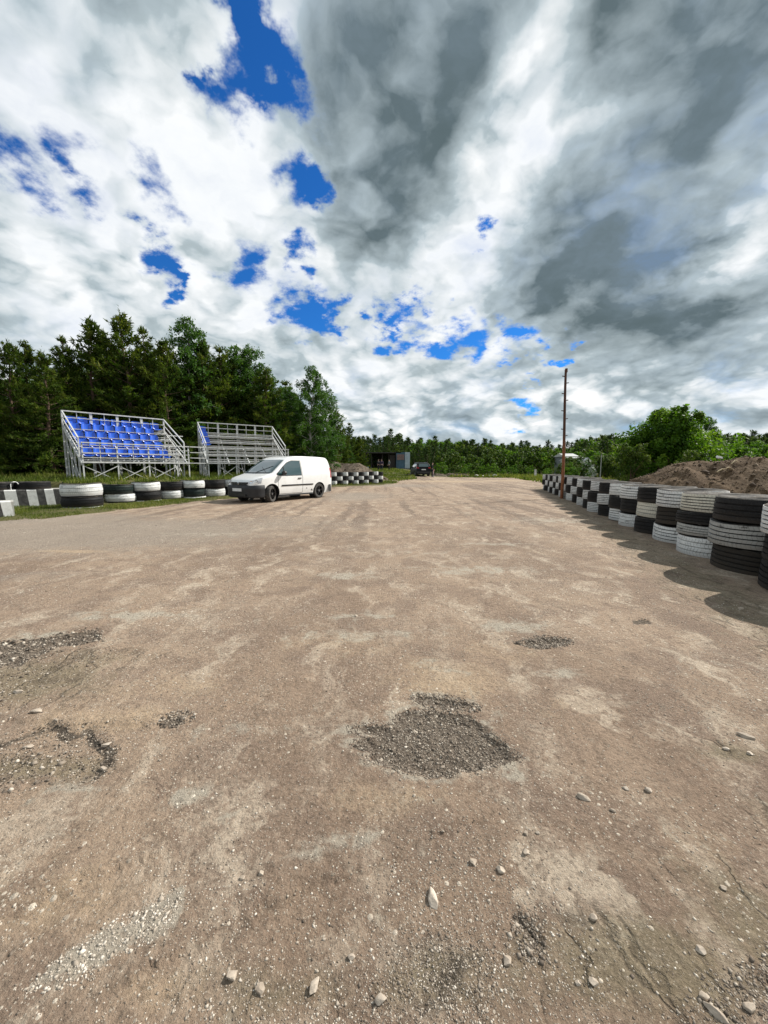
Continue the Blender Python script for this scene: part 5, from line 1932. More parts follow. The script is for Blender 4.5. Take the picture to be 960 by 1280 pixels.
# far forest across the end of the track
SKYL = [(430, 545), (460, 547), (478, 551), (490, 540), (505, 552), (535, 549), (560, 552), (600, 553), (640, 557), (660, 556), (700, 556), (725, 551), (760, 547), (785, 543), (800, 548), (860, 548), (905, 547), (930, 545), (960, 543), (1010, 540)]
def FARLAB(conif, row, u):
    kind = 'dark pine' if conif else 'round leafy tree'
    depth = ('front row', 'middle row', 'back row')[row]
    where = ('left of the shed roof' if u < 462 else 'above the shed' if u < 512 else 'above the dark car' if u < 548 else 'above the gravel heaps' if u < 585 else 'above the pale boulders' if u < 625
             else 'left of the rusty pole' if u < 672 else 'around the rusty pole' if u < 722 else 'above the white shed' if u < 760 else 'left behind the broad leafy tree' if u < 810
             else 'hidden behind the broad leafy tree' if u < 885 else 'above the soil mound' if u < 945 else 'above the red roof')
    return '%s, %s of far forest, %s' % (kind, depth, where)


for row, (d0, step, dv_) in enumerate(((92, 6.4, 4), (112, 5.2, 1), (135, 5.2, -1))):
    u = 425
    while u < 1010:
        u += step * rt.uniform(.6, 1.4)
        d = d0 + rt.uniform(-7, 7)
        x, y, hgt = top_place(u, interp(u, SKYL) + dv_ + rt.uniform(-4, 7), d)
        conif = rt.random() < (.80 if u < 545 else .48 if u < 720 else .45)
        pr = FARP[rt.randint(0, 2)] if conif else FARB[rt.randint(0, 2)]
        o = plant('pine_tree' if conif else 'leafy_tree', pr, x, y, hgt, 10.0 if conif else 5.0,
                  FARLAB(conif, row, u), 'tree',
                  'pines of the far forest' if conif else 'leafy trees of the far forest', wide=rt.uniform(1.2, 1.7) if conif else rt.uniform(.75, 1.0))
# lighter leafy trees and bushes in front of it
for (u0, u1, n, d0, d1, v0, v1, lab, gr, cat) in [
        (545, 775, 34, 62, 80, 561, 574, 'mid-green leafy tree beyond the track end', 'leafy trees beyond the track', 'tree'),
        (548, 700, 18, 54, 59, 576, 589, 'light green bush along the far track edge', 'bushes along the far edge of the track', 'bush'),
        (425, 548, 24, 72, 88, 556, 572, 'olive young pine behind the flat-roofed shed', 'young pines behind the shed', 'tree'),
        (700, 790, 14, 33, 44, 568, 588, 'green bush behind the tyre wall', 'bushes behind the tyre wall', 'bush'),
        (880, 1010, 16, 50, 66, 548, 562, 'dark leafy tree behind the big mound', 'trees behind the soil mound', 'tree')]:
    for i in range(n):
        u = u0 + (u1 - u0) * (i + rt.random()) / n
        if 728 < u < 750 and d0 < 50: continue
        d = rt.uniform(d0, d1)
        x, y, hgt = top_place(u, rt.uniform(v0, v1), d)
        lab2 = lab + (', left part' if u < u0 + (u1 - u0) / 3 else ', middle part' if u < u0 + (u1 - u0) * 2 / 3 else ', right part')
        if 'pine' in lab:
            plant('pine_tree', FARP[i % 3], x, y, hgt, 10.0, lab2, cat, gr, wide=1.5)
        else:
            plant('leafy_tree' if cat == 'tree' else 'bush', (FARB[(1, 1, 0)[i % 3]] if d0 < 60 else FARB[i % 3]) if d0 > 46 else BUSHY[i % 2], x, y, hgt, 5.0, lab2, cat, gr, wide=rt.uniform(.8, 1.15))
x, y, hgt = top_place(838, 511, 25)
plant('leafy_tree', BIGBUSH, x, y, hgt, 5.0, 'broad bright green leafy tree standing behind the soil mound and tyre wall', 'tree', rz=1.1, wide=.98)
for (u, v, d, lab) in ((885, 518, 27, 'upright leafy tree leaning on the right shoulder of the broad bright tree'), (790, 553, 22, 'low bright bush at the left foot of the broad leafy tree'),
                       (868, 561, 19, 'low bright bush against the left slope of the soil mound')):
    x, y, hgt = top_place(u, v, d)
    pr, ph = (BIRCHES[1], 11.0) if u == 885 else (BUSHY[0], 5.0)
    plant('leafy_tree' if u == 885 else 'bush', pr, x, y, hgt, ph, lab, 'tree' if u == 885 else 'bush', wide=1.3 if u == 885 else .8)
for (u, v, d, lab) in ((727, 575, 34, 'bush flecked with white blossom in front of the white shed'), (717, 580, 30, 'green bush left of the blossoming one by the rusty pole')):
    x, y, hgt = top_place(u, v, d)
    plant('bush', BLOSS if u == 727 else NEARBUSH[0], x, y, hgt, 2.4 if u == 727 else 2.2, lab, 'bush', wide=.9)

# ------------------------------------------------------------------ grass and weeds
M_GRASS = tint_material('grass_blades', [(0, (0.040, 0.068, 0.010)), (0.5, (0.115, 0.150, 0.024)), (0.85, (0.215, 0.215, 0.055)), (1, (0.30, 0.26, 0.12))], 0.7, 0, 0.2, 0.35)


def grass_mesh(name, poly, n, h0, h1, seed, cond=None, wscale=1.0, patch=1.2):
    rng = np.random.default_rng(seed)
    P = np.array(poly)
    lo, hi = P.min(0), P.max(0)
    out = []
    got = 0
    while got < n:
        q = rng.uniform(0, 1, (n * 2, 2)) * (hi - lo) + lo
        ok = poly_sd(q[:, 0], q[:, 1], poly) > 0
        q = q[ok]
        ok = rng.uniform(0, 1, len(q)) < .15 + 1.2 * sstep(fbm(q[:, 0] * patch, q[:, 1] * patch, 4, seed), .35, .62)
        q = q[ok]
        if cond is not None: q = q[cond(q[:, 0], q[:, 1])]
        out.append(q)
        got += len(q)
        if len(q) == 0: break
    q = np.concatenate(out)[:n]
    m = len(q)
    z = height(q[:, 0], q[:, 1]) - .01
    D = unit(np.stack([rng.normal(0, .45, m), rng.normal(0, .45, m), np.ones(m)], 1))
    pf = fbm(q[:, 0] * .9, q[:, 1] * .9, 3, seed + 5)
    L = rng.uniform(h0, h1, m) * (0.5 + pf)
    V, F = blades(np.stack([q[:, 0], q[:, 1], z], 1), D, L, L * .09 * wscale + .006 * wscale, rng)
    T = np.clip(rng.normal(.42, .2, m) + (pf - .5) * .9, 0, 1)
    return mesh_np(name, V, F, mats=[M_GRASS], tint=np.repeat(T, 3))


verge = G((-40, 657), (0, 653), (60, 649), (130, 640.5), (200, 633), (250, 627), (285, 624), (300, 622)) + [(-6.3, 17.2), (-7.4, 15.6), (-8.6, 13.7), (-9.0, 12.2), (-10.5, 12.6), (-12.4, 12.2), (-16, 12)]
bankp = [(-16, 13.3), (-11, 13.5)] + [(x + x / math.hypot(x, y) * R * .8, y + y / math.hypot(x, y) * R * .8) for x, y, R in LEFT_C] + [(-5.7, 20.9), (-5.0, 24), (-4.6, 27), (-9, 30), (-20, 24), (-24, 18)]
row_c = [(c0[0] - 2.2, c0[1] - 1.9), (c0[0] - .2, c0[1] - .55), (c1[0] + .4, c1[1] - .35), (c1[0] + .5, c1[1] - .1), (c0[0] - .6, c0[1] - .1), (c0[0] - 2.4, c0[1] - 1.2)]
far_l = [(c1[0] + .2, c1[1] + .6), (1.0, 31), (1.5, 36), (3.4, 40), (3.7, 46), (5.0, 53), (2, 72), (-6, 75), (-8, 44), (-3.5, 35)]
far_r = [(8.5, 51.5), (16, 48.5), (13.5, 33), (12.2, 26), (9.8, 22.8), (12, 20), (16, 22), (30, 50), (30, 60), (8, 58)]
gmeshes = [('grass', verge, 16000, .035, .11, 1, 1.0, 1.2, 'green grass on the left verge in front of the tyre stacks'), ('grass', bankp, 26000, .10, .34, 2, 1.3, .8, 'rank grass on the bank under the grandstands'),
           ('grass', row_c, 1500, .06, .20, 3, 2.0, 1.4, 'weedy grass at the foot of the chequered tyre row'), ('grass', far_l, 15000, .10, .28, 4, 3.2, .35, 'thin yellowish grass between the chequered row and the shed'),
           ('grass', far_r, 15000, .15, .50, 6, 3.0, .4, 'long grass along the far right edge of the track')]
for (nm, poly, n, h0, h1, sd, ws, pt, lab) in gmeshes:
    tag(link(nm, grass_mesh(nm, poly, n, h0, h1, sd, None, ws, pt)), lab, kind='stuff')
# soil and weeds in the tops of the left stacks: part of what fills each stack
M_SOIL = simple('dark_soil', (0.085, 0.065, 0.045), 0.95, var=0.5, scale=14, bump=0.8, bscale=40)
for i, (x, y, R, h) in enumerate(left_xy):
    m = MB()
    n = 20
    m.v.append((0, 0, h - .035)); 
    for ring, rr_ in ((1, .35), (2, .62)):
        for k in range(n):
            a = 6.283 * k / n
            m.v.append((math.cos(a) * R * rr_, math.sin(a) * R * rr_, h - .05 - .05 * (ring == 2) + rw.uniform(-.02, .02)))
    for k in range(n):
        m.f.append([0, 1 + k, 1 + (k + 1) % n]); m.m.append(0)
        m.f.append([1 + k, 1 + n + k, 1 + n + (k + 1) % n, 1 + (k + 1) % n]); m.m.append(0)
    o = m.build('soil_fill', M_SOIL)
    o.location = (x, y, -.02)
    tag(o, 'dark soil filling the hollow of %s' % ('the widest tyre stack on the left verge' if i == 0 else 'the %s tyre stack right of the widest one' % ORD[i - 1] if i < 7 else 'the %s tyre stack behind the white van' % ORD[i - 7]), 'soil')
    rng = np.random.default_rng(300 + i)
    k = 420 if i in (0, 2, 4) else 240
    a, q = rng.uniform(0, 6.283, k), R * .62 * np.sqrt(rng.uniform(0, 1, k))
    Pp = np.stack([np.cos(a) * q, np.sin(a) * q, np.full(k, h - .06)], 1)
    D = unit(np.stack([np.cos(a) * .5 + rng.normal(0, .4, k), np.sin(a) * .5 + rng.normal(0, .4, k), np.full(k, .9)], 1))
    L = rng.uniform(.06, .24, k)
    V, F = blades(Pp, D, L, L * .12 + .008, rng)
    g = link('weeds', mesh_np('weeds', V, F, mats=[M_GRASS], tint=np.repeat(np.clip(rng.normal(.45, .22, k), 0, 1), 3)), o)
    g['kind'] = 'stuff'

# ------------------------------------------------------------------ soil heaps
def soil_material(name, a, b_):
    m, t, b = new_mat(name)
    co = t.coord('Object')
    n = t.noise(co, 1.4, 7, 0.7)
    f = t.noise(co, 11, 7, 0.72)
    c = t.mix(t.ramp(n, 0.32, 0.68), a, b_)
    c = t.mix(t.ramp(f, 0.40, 0.68, 0.0, 0.55), c, (0.20, 0.15, 0.10))
    c = t.mix(t.ramp(f, 0.46, 0.32, 0.0, 0.8), c, (0.035, 0.025, 0.018))
    t.put(b.inputs['Base Color'], c)
    b.inputs['Roughness'].default_value = 0.97
    b.inputs['Specular IOR Level'].default_value = 0.15
    t.put(b.inputs['Normal'], t.bump(t.add(f, t.mul(n, 2.0)), 0.9, 0.06))
    return m


M_HEAP = soil_material('heaped_soil', (0.066, 0.040, 0.022), (0.120, 0.077, 0.044))
M_CLOD = tint_material('soil_clod', [(0, (0.040, 0.027, 0.018)), (0.5, (0.105, 0.074, 0.048)), (1, (0.30, 0.24, 0.17))], 0.95, 0)
M_HEAPG = soil_material('grey_soil', (0.105, 0.085, 0.068), (0.165, 0.135, 0.108))


def heap(name, ridge, slope, step, lab, cat, mat, seed, lump=.16):
    """ridge: list of (x, y, crest height above ground)"""
    xs = [p[0] for p in ridge]
    ys = [p[1] for p in ridge]
    hm = max(p[2] for p in ridge) / slope + .4
    gx = np.arange(min(xs) - hm, max(xs) + hm, step)
    gy = np.arange(min(ys) - hm, max(ys) + hm, step)
    X, Y = np.meshgrid(gx, gy, indexing='ij')
    x, y = X.ravel(), Y.ravel()
    wx = x + .7 * (fbm(x * .7, y * .7, 3, seed) - .5)
    wy = y + .7 * (fbm(x * .7, y * .7, 3, seed + 9) - .5)
    h = np.full(x.shape, -9.0)
    for (ax, ay, ah), (bx, by, bh) in zip(ridge[:-1], ridge[1:]):
        dx, dy = bx - ax, by - ay
        t = np.clip(((wx - ax) * dx + (wy - ay) * dy) / (dx * dx + dy * dy), 0, 1)
        d = np.hypot(wx - ax - t * dx, wy - ay - t * dy)
        h = np.maximum(h, ah + (bh - ah) * t - slope * (np.sqrt(d * d + .12) - .35))
    lumps = (fbm(x * .9, y * .9, 3, seed + 3) - .5) * 2.2 + (fbm(x * 3.1, y * 3.1, 3, seed + 4) - .5) * 1.1 + (fbm(x * 9, y * 9, 2, seed + 5) - .5) * .45
    h = h + lump * lumps
    g = height(x, y)
    z = g + h
    nx, ny = X.shape
    i, j = np.meshgrid(np.arange(nx - 1), np.arange(ny - 1), indexing='ij')
    F = np.stack([i * ny + j, (i + 1) * ny + j, (i + 1) * ny + j + 1, i * ny + j + 1], -1).reshape(-1, 4)
    keep = (h[F] > -.06).any(1)
    z = np.maximum(z, g - .12)
    F = F[keep]
    used = np.unique(F)
    remap = np.full(len(z), -1)
    remap[used] = np.arange(len(used))
    V = np.stack([x, y, z], 1)[used]
    o = link(name, mesh_np(name, V, remap[F], True, [mat]))
    tag(o, lab, cat)
    rng = np.random.default_rng(seed + 50)
    k = rng.choice(len(V), min(len(V), 5200), False)
    k = k[V[k, 2] - height(V[k, 0], V[k, 1]) > .03]
    r = np.exp(rng.normal(math.log(.028), .55, len(k))).clip(.01, .13) * (1 if len(k) > 600 else 1)
    SV, SF, tt = stone_mesh(len(k), r, V[k, 0], V[k, 1], V[k, 2] + r * .1, np.clip(rng.beta(1.3, 3.5, len(k)), 0, 1), seed + 51, .75)
    c = link('clod', mesh_np('clod', SV, SF, mats=[M_CLOD], tint=tt), o)
    c['kind'] = 'stuff'
    return o


heap('soil_mound', [(9.5, 14.9, .30), (10.0, 14.5, .95), (10.9, 14.1, 1.36), (12.0, 13.9, 1.50), (12.8, 13.7, 1.62), (14.0, 13.5, 1.50), (16, 13.3, 1.60), (20, 12.5, 1.6), (26, 11, 1.5)], .62, .075,
     'large brown soil mound behind the right-hand tyre wall', 'soil mound', M_HEAP, 400, .13)
pa, pb = at(420, 583, 38), at(452, 583, 38)
heap('soil_mound', [(pa.x - 1.5, 37.2, 1.35), (pa.x, 36.8, 1.62), (pb.x - .4, 36.6, 1.58), (pb.x + .8, 36.2, .85)], .60, .12, 'grey-brown soil heap behind the chequered tyre row', 'soil mound', M_HEAPG, 430, .07)
for i, (u, v, d, lab) in enumerate(((549, 592, 53, 'low grey gravel heap nearest the dark car'), (563, 591.5, 53.5, 'middle of three low grey gravel heaps at the far edge of the track'), (577, 592.5, 53, 'right one of three low grey gravel heaps at the far edge of the track'))):
    p = at(u, v, d)
    heap('gravel_heap', [(p.x - .3, d, p.z - hz(p.x, d)), (p.x + .3, d + .1, p.z - hz(p.x, d))], .75, .10, lab, 'gravel heap', M_HEAPG, 450 + i * 20, .04)
M_PALEROCK = simple('pale_rock', (0.50, 0.48, 0.45), 0.85, var=0.3, scale=4)
for i, (u, v, d, s, lab) in enumerate(((596, 597.0, 51, .34, 'pale boulder at the far end of the track, leftmost of four'), (604, 597.2, 51.3, .28, 'pale boulder at the far end of the track, second from left of four'),
                                  (611, 596.6, 51.6, .30, 'dull boulder at the far end of the track, third from left of four'), (617, 596.2, 51.8, .42, 'pale boulder at the far end of the track, rightmost of four'),
                                  (898, 571.6, 13.7, .09, 'white lump on the crest of the big soil mound'), (902, 572.5, 13.6, .06, 'smaller white lump beside the one on the soil mound crest'))):
    p = at(u, v, d)
    me = boulder('boulder', s, 700 + i, .7, 1.15)
    me.materials.append(M_PALEROCK if i < 4 else M_CW)
    z = hz(p.x, p.y) + s * .35 if d > 20 else p.z
    tag(link('boulder', me, None, (p.x, p.y, z), i * .8), lab, 'boulder')
# pale sticks lying on the mound
M_STICK = simple('dry_wood', (0.46, 0.37, 0.23), 0.85, var=0.3, scale=20)
for i, (a, b, lab) in enumerate((((896, 590), (908, 586), 'dry pale branch lying low on the soil mound'), ((914, 580), (922, 575), 'dry pale branch near the crest of the soil mound'), ((908, 585), (913, 587), 'short dry stick on the soil mound below the crest'))):
    A, B = at(a[0], a[1], 13.2 - .25 * (a[1] > 582)), at(b[0], b[1], 13.3 - .25 * (b[1] > 582))
    m = MB()
    M_ = (A + B) / 2 + Vector((0, -.03, .05))
    m.tube([tuple(A), tuple(M_), tuple(B)], [.022, .020, .012], 6)
    m.tube([tuple(M_), tuple(M_ + Vector((.12, -.05, -.09)))], [.012, .006], 5)
    tag(link('branch', m.mesh('branch', M_STICK, True)), lab, 'branch')

# ------------------------------------------------------------------ rusty pole
m, t, b = new_mat('rusty_steel')
co = t.coord('Object')
zz = t.sep(co)[2]
n_ = t.noise(co, 7, 6, 0.7)
c_ = t.mix(t.ramp(n_, .35, .65), (0.17, 0.060, 0.026), (0.27, 0.105, 0.042))
c_ = t.mix(t.ramp(t.add(zz, n_), 2.3, 3.3), c_, t.mix(n_, (0.030, 0.016, 0.012), (0.11, 0.045, 0.025)))
t.put(b.inputs['Base Color'], c_)
b.inputs['Roughness'].default_value = 0.85
M_RUST = m
px, py = gp(702, 623.4)
ptop = at(708, 461, py)
pole = empty('pole', (px, py, hz(px, py) - .05))
H_ = ptop.z
lx = ptop.x - px
pf = lambda k: Vector((lx * k + .02 * math.sin(k * 5), 0.0, H_ * k))
MB().tube([pf(k / 8) for k in range(9)], [.062 - .018 * k / 8 for k in range(9)], 10).build('shaft', M_RUST, pole, True)
MB().lathe([(.001, H_ + .05), (.05, H_ + .05), (.055, H_ - .08), (.044, H_ - .10)], 10, 'z', (lx, 0, 0)).build('cap', M_RUST, pole)
for i, k in enumerate((.95, .90, .82, .77, .69, .63, .55, .50)):
    p = pf(k)
    s = -1 if i % 2 == 0 else 1
    MB().bar(p, p + Vector((s * .13, 0, .02)), .03).build('rung', M_RUST, pole)
tag(pole, 'tall rusty steel pole leaning slightly, standing against the far tyre wall', 'pole')

# ------------------------------------------------------------------ shed with container, people, white shed, roofs, posts
M_TIN = simple('pale_blue_tin', (0.42, 0.50, 0.56), 0.5, var=0.15, scale=2)
M_BLUE = simple('blue_tin', (0.045, 0.10, 0.15), 0.5, var=0.3, scale=1.5)
M_DARK = simple('dark_timber', (0.035, 0.028, 0.024), 0.85, var=0.4)
M_ROOF = simple('bitumen_roof', (0.055, 0.05, 0.048), 0.9, var=0.3)
D0 = 72.0
shed = empty('shed', (0, 0, 0))
bz = hz(at(485, 584, D0).x, D0)
X = lambda u: at(u, 584, D0).x
ztop = at(480, 566, D0).z - bz
MB().box(((X(457) + X(501)) / 2, D0 + 1.6, bz + ztop), (X(501) - X(457), 4.2, .16)).build('roof', M_ROOF, shed)
MB().box(((X(464) + X(497)) / 2, D0 + 3.5, bz + ztop / 2), (X(497) - X(464), .1, ztop - .1)).build('back_wall', M_DARK, shed)
MB().box((X(464) + .05, D0 + 2.4, bz + ztop / 2), (.1, 2.2, ztop - .1)).build('side_wall', M_DARK, shed)
MB().box(((X(487) + X(494)) / 2, D0 + .1, bz + ztop * .45), (X(494) - X(487), .08, ztop * .85)).build('front_panel', M_DARK, shed)
for u in (458, 464.5, 478, 486):
    MB().bar((X(u), D0, bz - .3), (X(u), D0, bz + ztop - .08), .12).build('post', M_DARK, shed)
cz = bz + ztop / 2
MB().box(((X(495) + X(506)) / 2, D0 + 1.2, cz + .05), (X(506) - X(495), 3.4, ztop + .1)).build('container', M_BLUE, shed)
dr = MB()
for k in range(9):
    u0, u1 = 506 + 6 * k / 9, 506 + 6 * (k + 1) / 9
    dr.box(((X(u0) + X(u1)) / 2, D0 - .55 + (.04 if k % 2 else 0), cz + .05), (X(u1) - X(u0) - .004, .10, ztop + .06))
dr.build('container_door', M_TIN, shed)
MB().box(((X(506) + X(512)) / 2, D0 + 1.2, cz + .05), (X(512) - X(506) - .02, 3.3, ztop + .04)).build('container_end', M_TIN, shed)
MB().box(((X(496) + X(505)) / 2, D0 - .54, cz + ztop * .22), (X(505) - X(496), .06, ztop * .35)).build('panel', M_TIN, shed).data.materials[0] = simple('faded_red_tin', (0.20, 0.13, 0.12), .7)
tag(shed, 'flat-roofed dark open shed with a pale blue container at its right end', 'shed')

M_SKIN = simple('skin', (0.45, 0.28, 0.21), 0.6, var=0.1)
M_HAIR = simple('brown_hair', (0.03, 0.02, 0.015), 0.7)


def skin_mesh(joints, edges, name, mat, sub=1):
    me = bpy.data.meshes.new(name)
    me.from_pydata([j[:3] for j in joints], edges, [])
    o = bpy.data.objects.new(name, me)
    COL.objects.link(o)
    md = o.modifiers.new('skin', 'SKIN')
    for i, j in enumerate(joints):
        r = j[3]
        me.skin_vertices[0].data[i].radius = (r, r * (j[4] if len(j) > 4 else 1.0))
    me.skin_vertices[0].data[0].use_root = True
    sd = o.modifiers.new('sub', 'SUBSURF')
    sd.levels = sub
    sd.render_levels = sub
    dg = bpy.context.evaluated_depsgraph_get()
    out = bpy.data.meshes.new_from_object(o.evaluated_get(dg))
    out.name = name
    bpy.data.objects.remove(o)
    out.materials.clear()
    out.materials.append(mat)
    out.polygons.foreach_set('use_smooth', [True] * len(out.polygons))
    return out


def person(loc, rz, lab, top_mat, leg_mat, stride=.0, arm=0.12, group=None, bend=0.0):
    """standing figure 1.75 m tall, facing local -y"""
    root = empty('person', loc, rz)
    J, E = [], []

    def j(x, y, z, r, k=1.0, parent=None):
        J.append((x, y, z, r, k))
        if parent is not None: E.append((parent, len(J) - 1))
        return len(J) - 1
    pel = j(0, 0, .95, .135, .8)
    waist = j(0, 0, 1.10, .125, .75, pel)
    chest = j(0, -.01, 1.30, .155, .72, waist)
    neckb = j(0, 0, 1.46, .07, .9, chest)
    neck = j(0, -.01, 1.52, .052, 1, neckb)
    head = j(0, -.02, 1.62, .078, 1.15, neck)
    crown = j(0, -.01, 1.71, .062, 1.15, head)
    nose = j(0, -.105, 1.63, .014, 1, head)
    hands = []
    for s in (-1, 1):
        sh = j(s * .19, 0, 1.41, .060, 1, chest)
        el = j(s * (.22 + arm * .3), .03, 1.13, .043, 1, sh)
        wr_ = j(s * (.22 + arm * .5), -.06 - arm * .5, .90, .028, 1, el)
        pm = j(s * (.22 + arm * .5), -.075 - arm * .5, .83, .032, .6, wr_)
        for k in range(4):
            a = j(s * (.22 + arm * .5) + (k - 1.5) * .004, -.10 - arm * .5 + .020 * k, .775 - .004 * abs(k - 1.4), .009, 1, pm)
            j(s * (.22 + arm * .5) - s * .012, -.10 - arm * .5 + .019 * k, .735 + .006 * abs(k - 1.4), .008, 1, a)
        th = j(s * (.22 + arm * .5) - s * .02, -.115 - arm * .5, .82, .010, 1, pm)
        j(s * (.22 + arm * .5) - s * .025, -.125 - arm * .5, .79, .008, 1, th)
        hip = j(s * .095, 0, .88, .092, 1, pel)
        kn = j(s * .105, -.02 + s * stride * .5, .50, .060, 1, hip)
        an = j(s * .11, .02 + s * stride, .09, .042, 1, kn)
        j(s * .125, -.13 + s * stride, .035, .036, .9, an)
    body = link('body', skin_mesh(J, E, 'body', M_SKIN), root)
    # jacket and trousers follow the body a little outside it
    j2 = [(0, 0, .90, .15, .85), (0, 0, 1.10, .145, .8), (0, -.01, 1.30, .172, .78), (0, 0, 1.45, .092, .9)]
    e2 = [(0, 1), (1, 2), (2, 3)]
    for s in (-1, 1):
        b0 = len(j2)
        j2 += [(s * .19, 0, 1.41, .076), (s * (.22 + arm * .3), .03, 1.13, .058), (s * (.22 + arm * .5), -.055 - arm * .5, .915, .042)]
        e2 += [(2, b0), (b0, b0 + 1), (b0 + 1, b0 + 2)]
    link('jacket', skin_mesh(j2, e2, 'jacket', top_mat), root)
    j3 = [(0, 0, .96, .146, .84)]
    e3 = []
    for s in (-1, 1):
        b0 = len(j3)
        j3 += [(s * .095, 0, .86, .104), (s * .105, -.02 + s * stride * .5, .50, .074), (s * .11, .02 + s * stride, .10, .060)]
        e3 += [(0, b0), (b0, b0 + 1), (b0 + 1, b0 + 2)]
    link('trousers', skin_mesh(j3, e3, 'trousers', leg_mat), root)
    for s in (-1, 1):
        link('shoe', skin_mesh([(s * .11, .05 + s * stride, .05, .046), (s * .118, -.06 + s * stride, .045, .044), (s * .125, -.15 + s * stride, .035, .034)], [(0, 1), (1, 2)], 'shoe', M_TRIM), root)
    link('hair', skin_mesh([(0, .015, 1.64, .075), (0, .0, 1.73, .068), (0, -.05, 1.735, .045)], [(0, 1), (1, 2)], 'hair', M_HAIR), root)
    for s in (-1, 1):
        link('eye', MB().lathe([(.001, .012), (.008, .008), (.011, 0), (.001, -.004)], 8, 'y', (s * .03, -.107, 1.645)).mesh('eye', M_TRIM), body)
        link('ear', skin_mesh([(s * .083, 0, 1.61, .012), (s * .09, .01, 1.65, .014)], [(0, 1)], 'ear', M_SKIN, 1), body)
    link('mouth', MB().box((0, -.103, 1.585), (.04, .012, .008)).mesh('mouth', simple('lips', (.25, .10, .09), .6)), body)
    tag(root, lab, 'person', group)
    return root


M_NAVY = simple('navy_cloth', (0.025, 0.03, 0.06), .9)
M_GREYC = simple('grey_cloth', (0.16, 0.18, 0.19), .9)
M_BLACKC = simple('black_cloth', (0.014, 0.014, 0.016), .9)
M_PLUM = simple('plum_cloth', (0.055, 0.035, 0.08), .9)
for (u, v, rz, tm, lm, lab) in ((473, 588.4, .7, M_BLACKC, M_BLACKC, 'person in black standing left of the group before the shed'), (477, 588.6, -.3, M_PLUM, M_NAVY, 'person in a dark plum jacket in the middle of the group before the shed'),
                                (486.4, 589.4, -1.2, M_GREYC, M_BLACKC, 'person in a grey jacket and black trousers standing apart before the shed')):
    d = 62.0
    p = at(u, v, d)
    person((p.x, d, hz(p.x, d)), rz, lab, tm, lm, .07, .12)
d = suv.location.y + .2
p = at(540.5, 590, d)
person((p.x, d + .1, hz(p.x, d)), 1.5, 'person in dark clothes standing with a bicycle right of the dark car', M_BLACKC, M_NAVY, .05, .3)
# bicycle in front of that person
bike = empty('bicycle', (p.x + .02, d - .75, hz(p.x, d - .75)), rad(78))
M_BIKE = simple('bicycle_red', (0.28, 0.10, 0.09), .4)
for x in (-.52, .52):
    w = MB()
    pts = [(x + .33 * math.cos(6.283 * k / 24), 0, .34 + .33 * math.sin(6.283 * k / 24)) for k in range(25)]
    w.tube(pts, .022, 6, cap=False)
    wh = w.build('wheel', M_TYRE, bike, True)
    rm = MB().tube([(x + .30 * math.cos(6.283 * k / 24), 0, .34 + .30 * math.sin(6.283 * k / 24)) for k in range(25)], .014, 5, cap=False)
    rm.build('rim', M_HUB, wh, True)
    sp = MB()
    for k in range(14):
        a = 6.283 * k / 14
        sp.bar((x, .02 * (-1) ** k, .34), (x + .30 * math.cos(a), 0, .34 + .30 * math.sin(a)), .004)
    sp.build('spokes', M_HUB, wh)
fr = MB()
bb, st, hd_, ax_r, ax_f = (-.05, 0, .30), (-.20, 0, .78), (.36, 0, .80), (-.52, 0, .34), (.52, 0, .34)
for a, b_ in ((bb, st), (bb, hd_), (st, hd_), (bb, ax_r), (st, ax_r)): fr.tube([a, b_], .018, 7)
fr.build('frame', M_BIKE, bike, True)
MB().tube([(.34, 0, .92), hd_, (.44, 0, .6), ax_f], .015, 7).build('fork', M_BIKE, bike, True)
MB().tube([(.30, -.28, .97), (.36, -.12, .93), (.35, 0, .92), (.36, .12, .93), (.30, .28, .97)], .013, 6).build('handlebar', M_TRIM, bike, True)
MB().tube([(-.34, 0, .88), (-.22, 0, .90), (-.06, 0, .885)], [.065, .05, .02], 8).build('saddle', M_TRIM, bike, True)
MB().tube([st, (-.22, 0, .88)], .014, 6).build('seat_post', M_HUB, bike)
MB().lathe([(.001, -.01), (.085, -.008), (.085, .008), (.001, .01)], 16, 'y', (-.05, -.05, .30)).build('crank', M_HUB, bike)
for s in (-1, 1): MB().box((-.05 + s * .12, s * .09, .30 - s * .11), (.09, .08, .02)).build('pedal', M_TRIM, bike)
tag(bike, 'bicycle with reddish frame held beside the dark car at the far track edge', 'bicycle')

